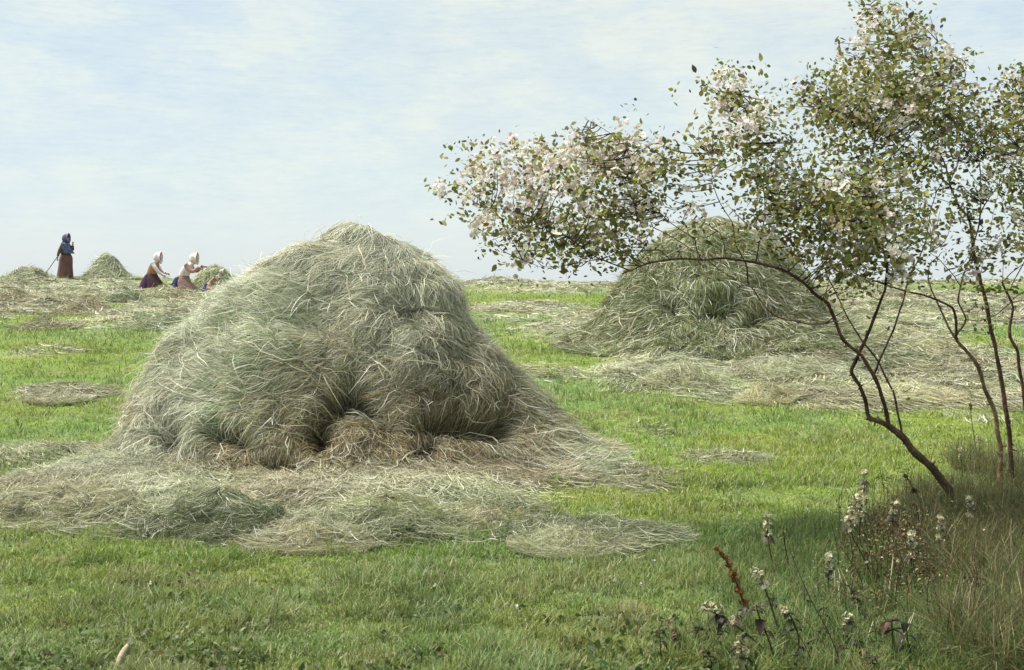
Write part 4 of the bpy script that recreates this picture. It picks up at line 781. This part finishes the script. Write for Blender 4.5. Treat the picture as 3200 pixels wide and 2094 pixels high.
# standing woman (faces right)
Yp = 41.; xp = (205-1600)*Yp/F; zp = float(gz(xp, Yp)); R1 = empty('person', (xp, Yp, zp)); tag(R1, 'woman standing on the skyline in dark bonnet, blue shawl and brown skirt, holding a rake', 'person', 'women at work in the hayfield')
J = {'pelvis': (0, 0, .93, .13, .10), 'waist': (0, 0, 1.06, .11, .09), 'chest': (.0, 0, 1.27, .13, .11), 'neckb': (0.01, 0, 1.42, .06), 'neck': (.02, 0, 1.47, .048), 'head': (.035, 0, 1.56, .085, .078), 'crown': (.03, 0, 1.64, .07), 'nosea': (.115, 0, 1.545, .014),
     'shl': (-.02, -.17, 1.37, .055), 'ell': (-.14, -.21, 1.12, .042), 'Lwrist': (-.20, -.22, .90, .028), 'shr': (0, .17, 1.37, .055), 'elr': (.17, .17, 1.17, .042), 'Rwrist': (.24, .05, 1.34, .028),
     'hipl': (0, -.10, .86, .09), 'knl': (.03, -.10, .48, .06), 'anl': (-.01, -.10, .09, .04), 'tol': (.14, -.11, .035, .032), 'hipr': (0, .10, .86, .09), 'knr': (.02, .10, .48, .06), 'anr': (-.03, .10, .09, .04), 'tor': (.12, .11, .035, .032)}
E = [('pelvis', 'waist'), ('waist', 'chest'), ('chest', 'neckb'), ('neckb', 'neck'), ('neck', 'head'), ('head', 'crown'), ('head', 'nosea'), ('chest', 'shl'), ('shl', 'ell'), ('ell', 'Lwrist'), ('chest', 'shr'), ('shr', 'elr'), ('elr', 'Rwrist'),
     ('pelvis', 'hipl'), ('hipl', 'knl'), ('knl', 'anl'), ('anl', 'tol'), ('pelvis', 'hipr'), ('hipr', 'knr'), ('knr', 'anr'), ('anr', 'tor')]
hand(J, E, 'L', (-.20, -.22, .90), (-.12, 0, -1)); hand(J, E, 'R', (.24, .05, 1.34), (.3, -.3, 1))
skinbody('body', J, E, R1, SK); facebits(R1, (.035, 0, 1.56))
V, Fc = lathe([(-.02, 0, .03, .30, .27), (-.01, 0, .20, .285, .26), (0, 0, .5, .255, .23), (.02, 0, .85, .235, .20), (.01, 0, 1.02, .165, .14), (.0, 0, 1.06, .14, .12)], 40, .07, 1); mesh('skirt', local(V, R1), Fc, M_cloth, R1, cl(V, (.15, .085, .075)))
V, Fc = lathe([(.0, 0, 1.0, .165, .15), (0, 0, 1.1, .15, .14), (.0, 0, 1.28, .165, .19), (.0, 0, 1.38, .13, .20), (.01, 0, 1.43, .07, .09)], 30, .04, 2); mesh('bodice', local(V, R1), Fc, M_cloth, R1, cl(V, (.06, .04, .05)))
V, Fc = lathe([(.07, 0, 1.02, .25, .25), (.04, -.01, 1.12, .21, .25), (.0, -.01, 1.28, .18, .24), (.0, 0, 1.38, .145, .215), (.01, 0, 1.44, .075, .09)], 34, .08, 3); mesh('shawl', local(V, R1), Fc, M_cloth, R1, cl(V, (.085, .11, .19), .35))
bonnet(R1, (.03, 0, 1.575), (.12, .115, .20), 1, 1.15, 4)
sleeve(R1, [(-.02, -.19, 1.38), (-.13, -.23, 1.13), (-.20, -.225, .92)], [.07, .06, .045], (.16, .11, .10), 1); sleeve(R1, [(0, .19, 1.38), (.18, .18, 1.17), (.24, .06, 1.32)], [.07, .06, .045], (.16, .09, .08), 2)
rx, rz_ = -.215, .84
V, Fc = tube(np.array([[xp+.02, Yp-.24, zp+1.02], [xp+rx, Yp-.26, zp+rz_-.02], [xp-.80, Yp-.28, zp+.05]])[[1, 2]] if False else np.array([[xp-.14, Yp-.265, zp+.98], [xp-.47, Yp-.275, zp+.50], [xp-.80, Yp-.28, zp+.06]]), .014, 8)
rk = empty('hay_rake', (xp-.80, Yp-.28, zp)); tag(rk, 'wooden hay rake slanting down left from the standing woman', 'rake'); mesh('handle', V, Fc, M_wood, rk, np.tile([.12, .09, .07], (len(V), 1)))
V, Fc = tube(np.array([[xp-.83, Yp-.60, zp+.06], [xp-.80, Yp+.04, zp+.05]]), .020, 8); mesh('head', V, Fc, M_wood, rk, np.tile([.12, .08, .06], (len(V), 1)))
for k in range(9):
    y_ = Yp-.57+.07*k; V, Fc = tube(np.array([[xp-.82, y_, zp+.06], [xp-.85, y_, zp-.02]]), .008, 5); mesh('tooth', V, Fc, M_wood, rk, np.tile([.12, .08, .06], (len(V), 1)))

def kneeler(px, foot, Yk, label, f, cb, cbod, csk, cbon, reach, seed, s=1., apron=None, lean=.12):
    x = (px-1600)*Yk/F; z = EYE-(foot-HZ)*Yk/F; z = float(gz(x, Yk)); R_ = empty('person', (x, Yk, z)); tag(R_, label, 'person', 'women at work in the hayfield')
    def p(a, b, c): return (f*a*s, b*s, c*s)
    J = {'pelvis': (*p(0, 0, .42), .13*s, .11*s), 'waist': (*p(lean*.4, 0, .55), .11*s), 'chest': (*p(lean*1.0, 0, .76), .13*s, .11*s), 'neckb': (*p(lean*1.5, 0, .90), .06*s), 'neck': (*p(lean*1.7, 0, .95), .048*s), 'head': (*p(lean*1.9+.03, 0, 1.04), .085*s, .078*s), 'crown': (*p(lean*1.9+.02, 0, 1.12), .07*s), 'nosea': (*p(lean*1.9+.115, 0, 1.025), .014*s),
         'shl': (*p(lean, -.17, .85), .055*s), 'ell': (*p(lean+reach[0]*.5, -.22, .66), .042*s), 'Lwrist': (*p(lean+reach[0], -.18, reach[1]), .028*s), 'shr': (*p(lean, .17, .85), .055*s), 'elr': (*p(lean+reach[0]*.5, .22, .68), .042*s), 'Rwrist': (*p(lean+reach[0]*1.05, .16, reach[1]+.05), .028*s),
         'hipl': (*p(.02, -.11, .38), .09*s), 'knl': (*p(.34, -.12, .09), .07*s), 'anl': (*p(-.05, -.12, .06), .045*s), 'tol': (*p(-.17, -.12, .04), .03*s), 'hipr': (*p(.02, .11, .38), .09*s), 'knr': (*p(.32, .13, .09), .07*s), 'anr': (*p(-.06, .12, .06), .045*s), 'tor': (*p(-.18, .12, .04), .03*s)}
    Ek = E[:21]; Ek = [q for q in Ek]; Wl = J['Lwrist'][:3]; Wr = J['Rwrist'][:3]; hand(J, Ek, 'L', Wl, (f, 0, -.5)); hand(J, Ek, 'R', Wr, (f, 0, -.3))
    skinbody('body', J, Ek, R_, SK); hc = p(lean*1.9+.03, 0, 1.04); facebits(R_, hc, f)
    V, Fc = lathe([(f*.10*s, 0, .0, .42*s, .32*s), (f*.08*s, 0, .16*s, .39*s, .30*s), (f*.03*s, 0, .36*s, .27*s, .24*s), (f*lean*.4*s, 0, .55*s, .16*s, .14*s)], 40, .06, seed); mesh('skirt', local(V, R_), Fc, M_cloth, R_, cl(V, csk, s=seed))
    V, Fc = lathe([(f*lean*.4*s, 0, .52*s, .165*s, .15*s), (f*lean*.8*s, 0, .7*s, .165*s, .18*s), (f*lean*1.2*s, 0, .84*s, .14*s, .20*s), (f*lean*1.5*s, 0, .91*s, .07*s, .09*s)], 30, .05, seed+1); mesh('bodice', local(V, R_), Fc, M_cloth, R_, cl(V, cbod, s=seed+1))
    bonnet(R_, hc, cbon, f, s*1.15, seed)
    for sg, e_, w_ in ((-1, 'ell', Wl), (1, 'elr', Wr)): sleeve(R_, [p(lean, sg*.18, .86), J[e_][:3], tuple(np.array(w_)*.97+np.array(J[e_][:3])*.03)], [.075*s, .062*s, .045*s], cb, seed+3)
    if apron is not None:
        V, Fc = lathe([(f*-.12*s, -.14*s, .03, .20*s, .22*s), (f*-.10*s, -.10*s, .25*s, .17*s, .18*s), (f*-.04*s, -.04*s, .48*s, .12*s, .14*s)], 24, .05, seed+5); mesh('apron', local(V, R_), Fc, M_cloth, R_, cl(V, apron, s=seed+6))
    return R_
kneeler(470, 925, 35.0, 'kneeling woman in white bonnet with tan bodice, left of the pair gathering hay', 1, (.68, .62, .62), (.36, .20, .12), (.08, .045, .05), (.62, .54, .54), (.30, .50), 3, .98, (.05, .03, .06))
kneeler(566, 930, 34.8, 'kneeling woman in pale bonnet with navy apron, reaching toward the hay', 1, (.40, .24, .20), (.62, .56, .54), (.28, .18, .16), (.66, .60, .54), (.40, .78), 8, 1.04, (.03, .035, .09), .2)
kneeler(652, 938, 34.2, 'small crouching figure in pinkish brown dress and dark blue apron, low before the hay', 1, (.42, .28, .23), (.38, .26, .22), (.40, .26, .20), (.45, .40, .36), (.34, .40), 13, .62, (.03, .03, .09), .35)
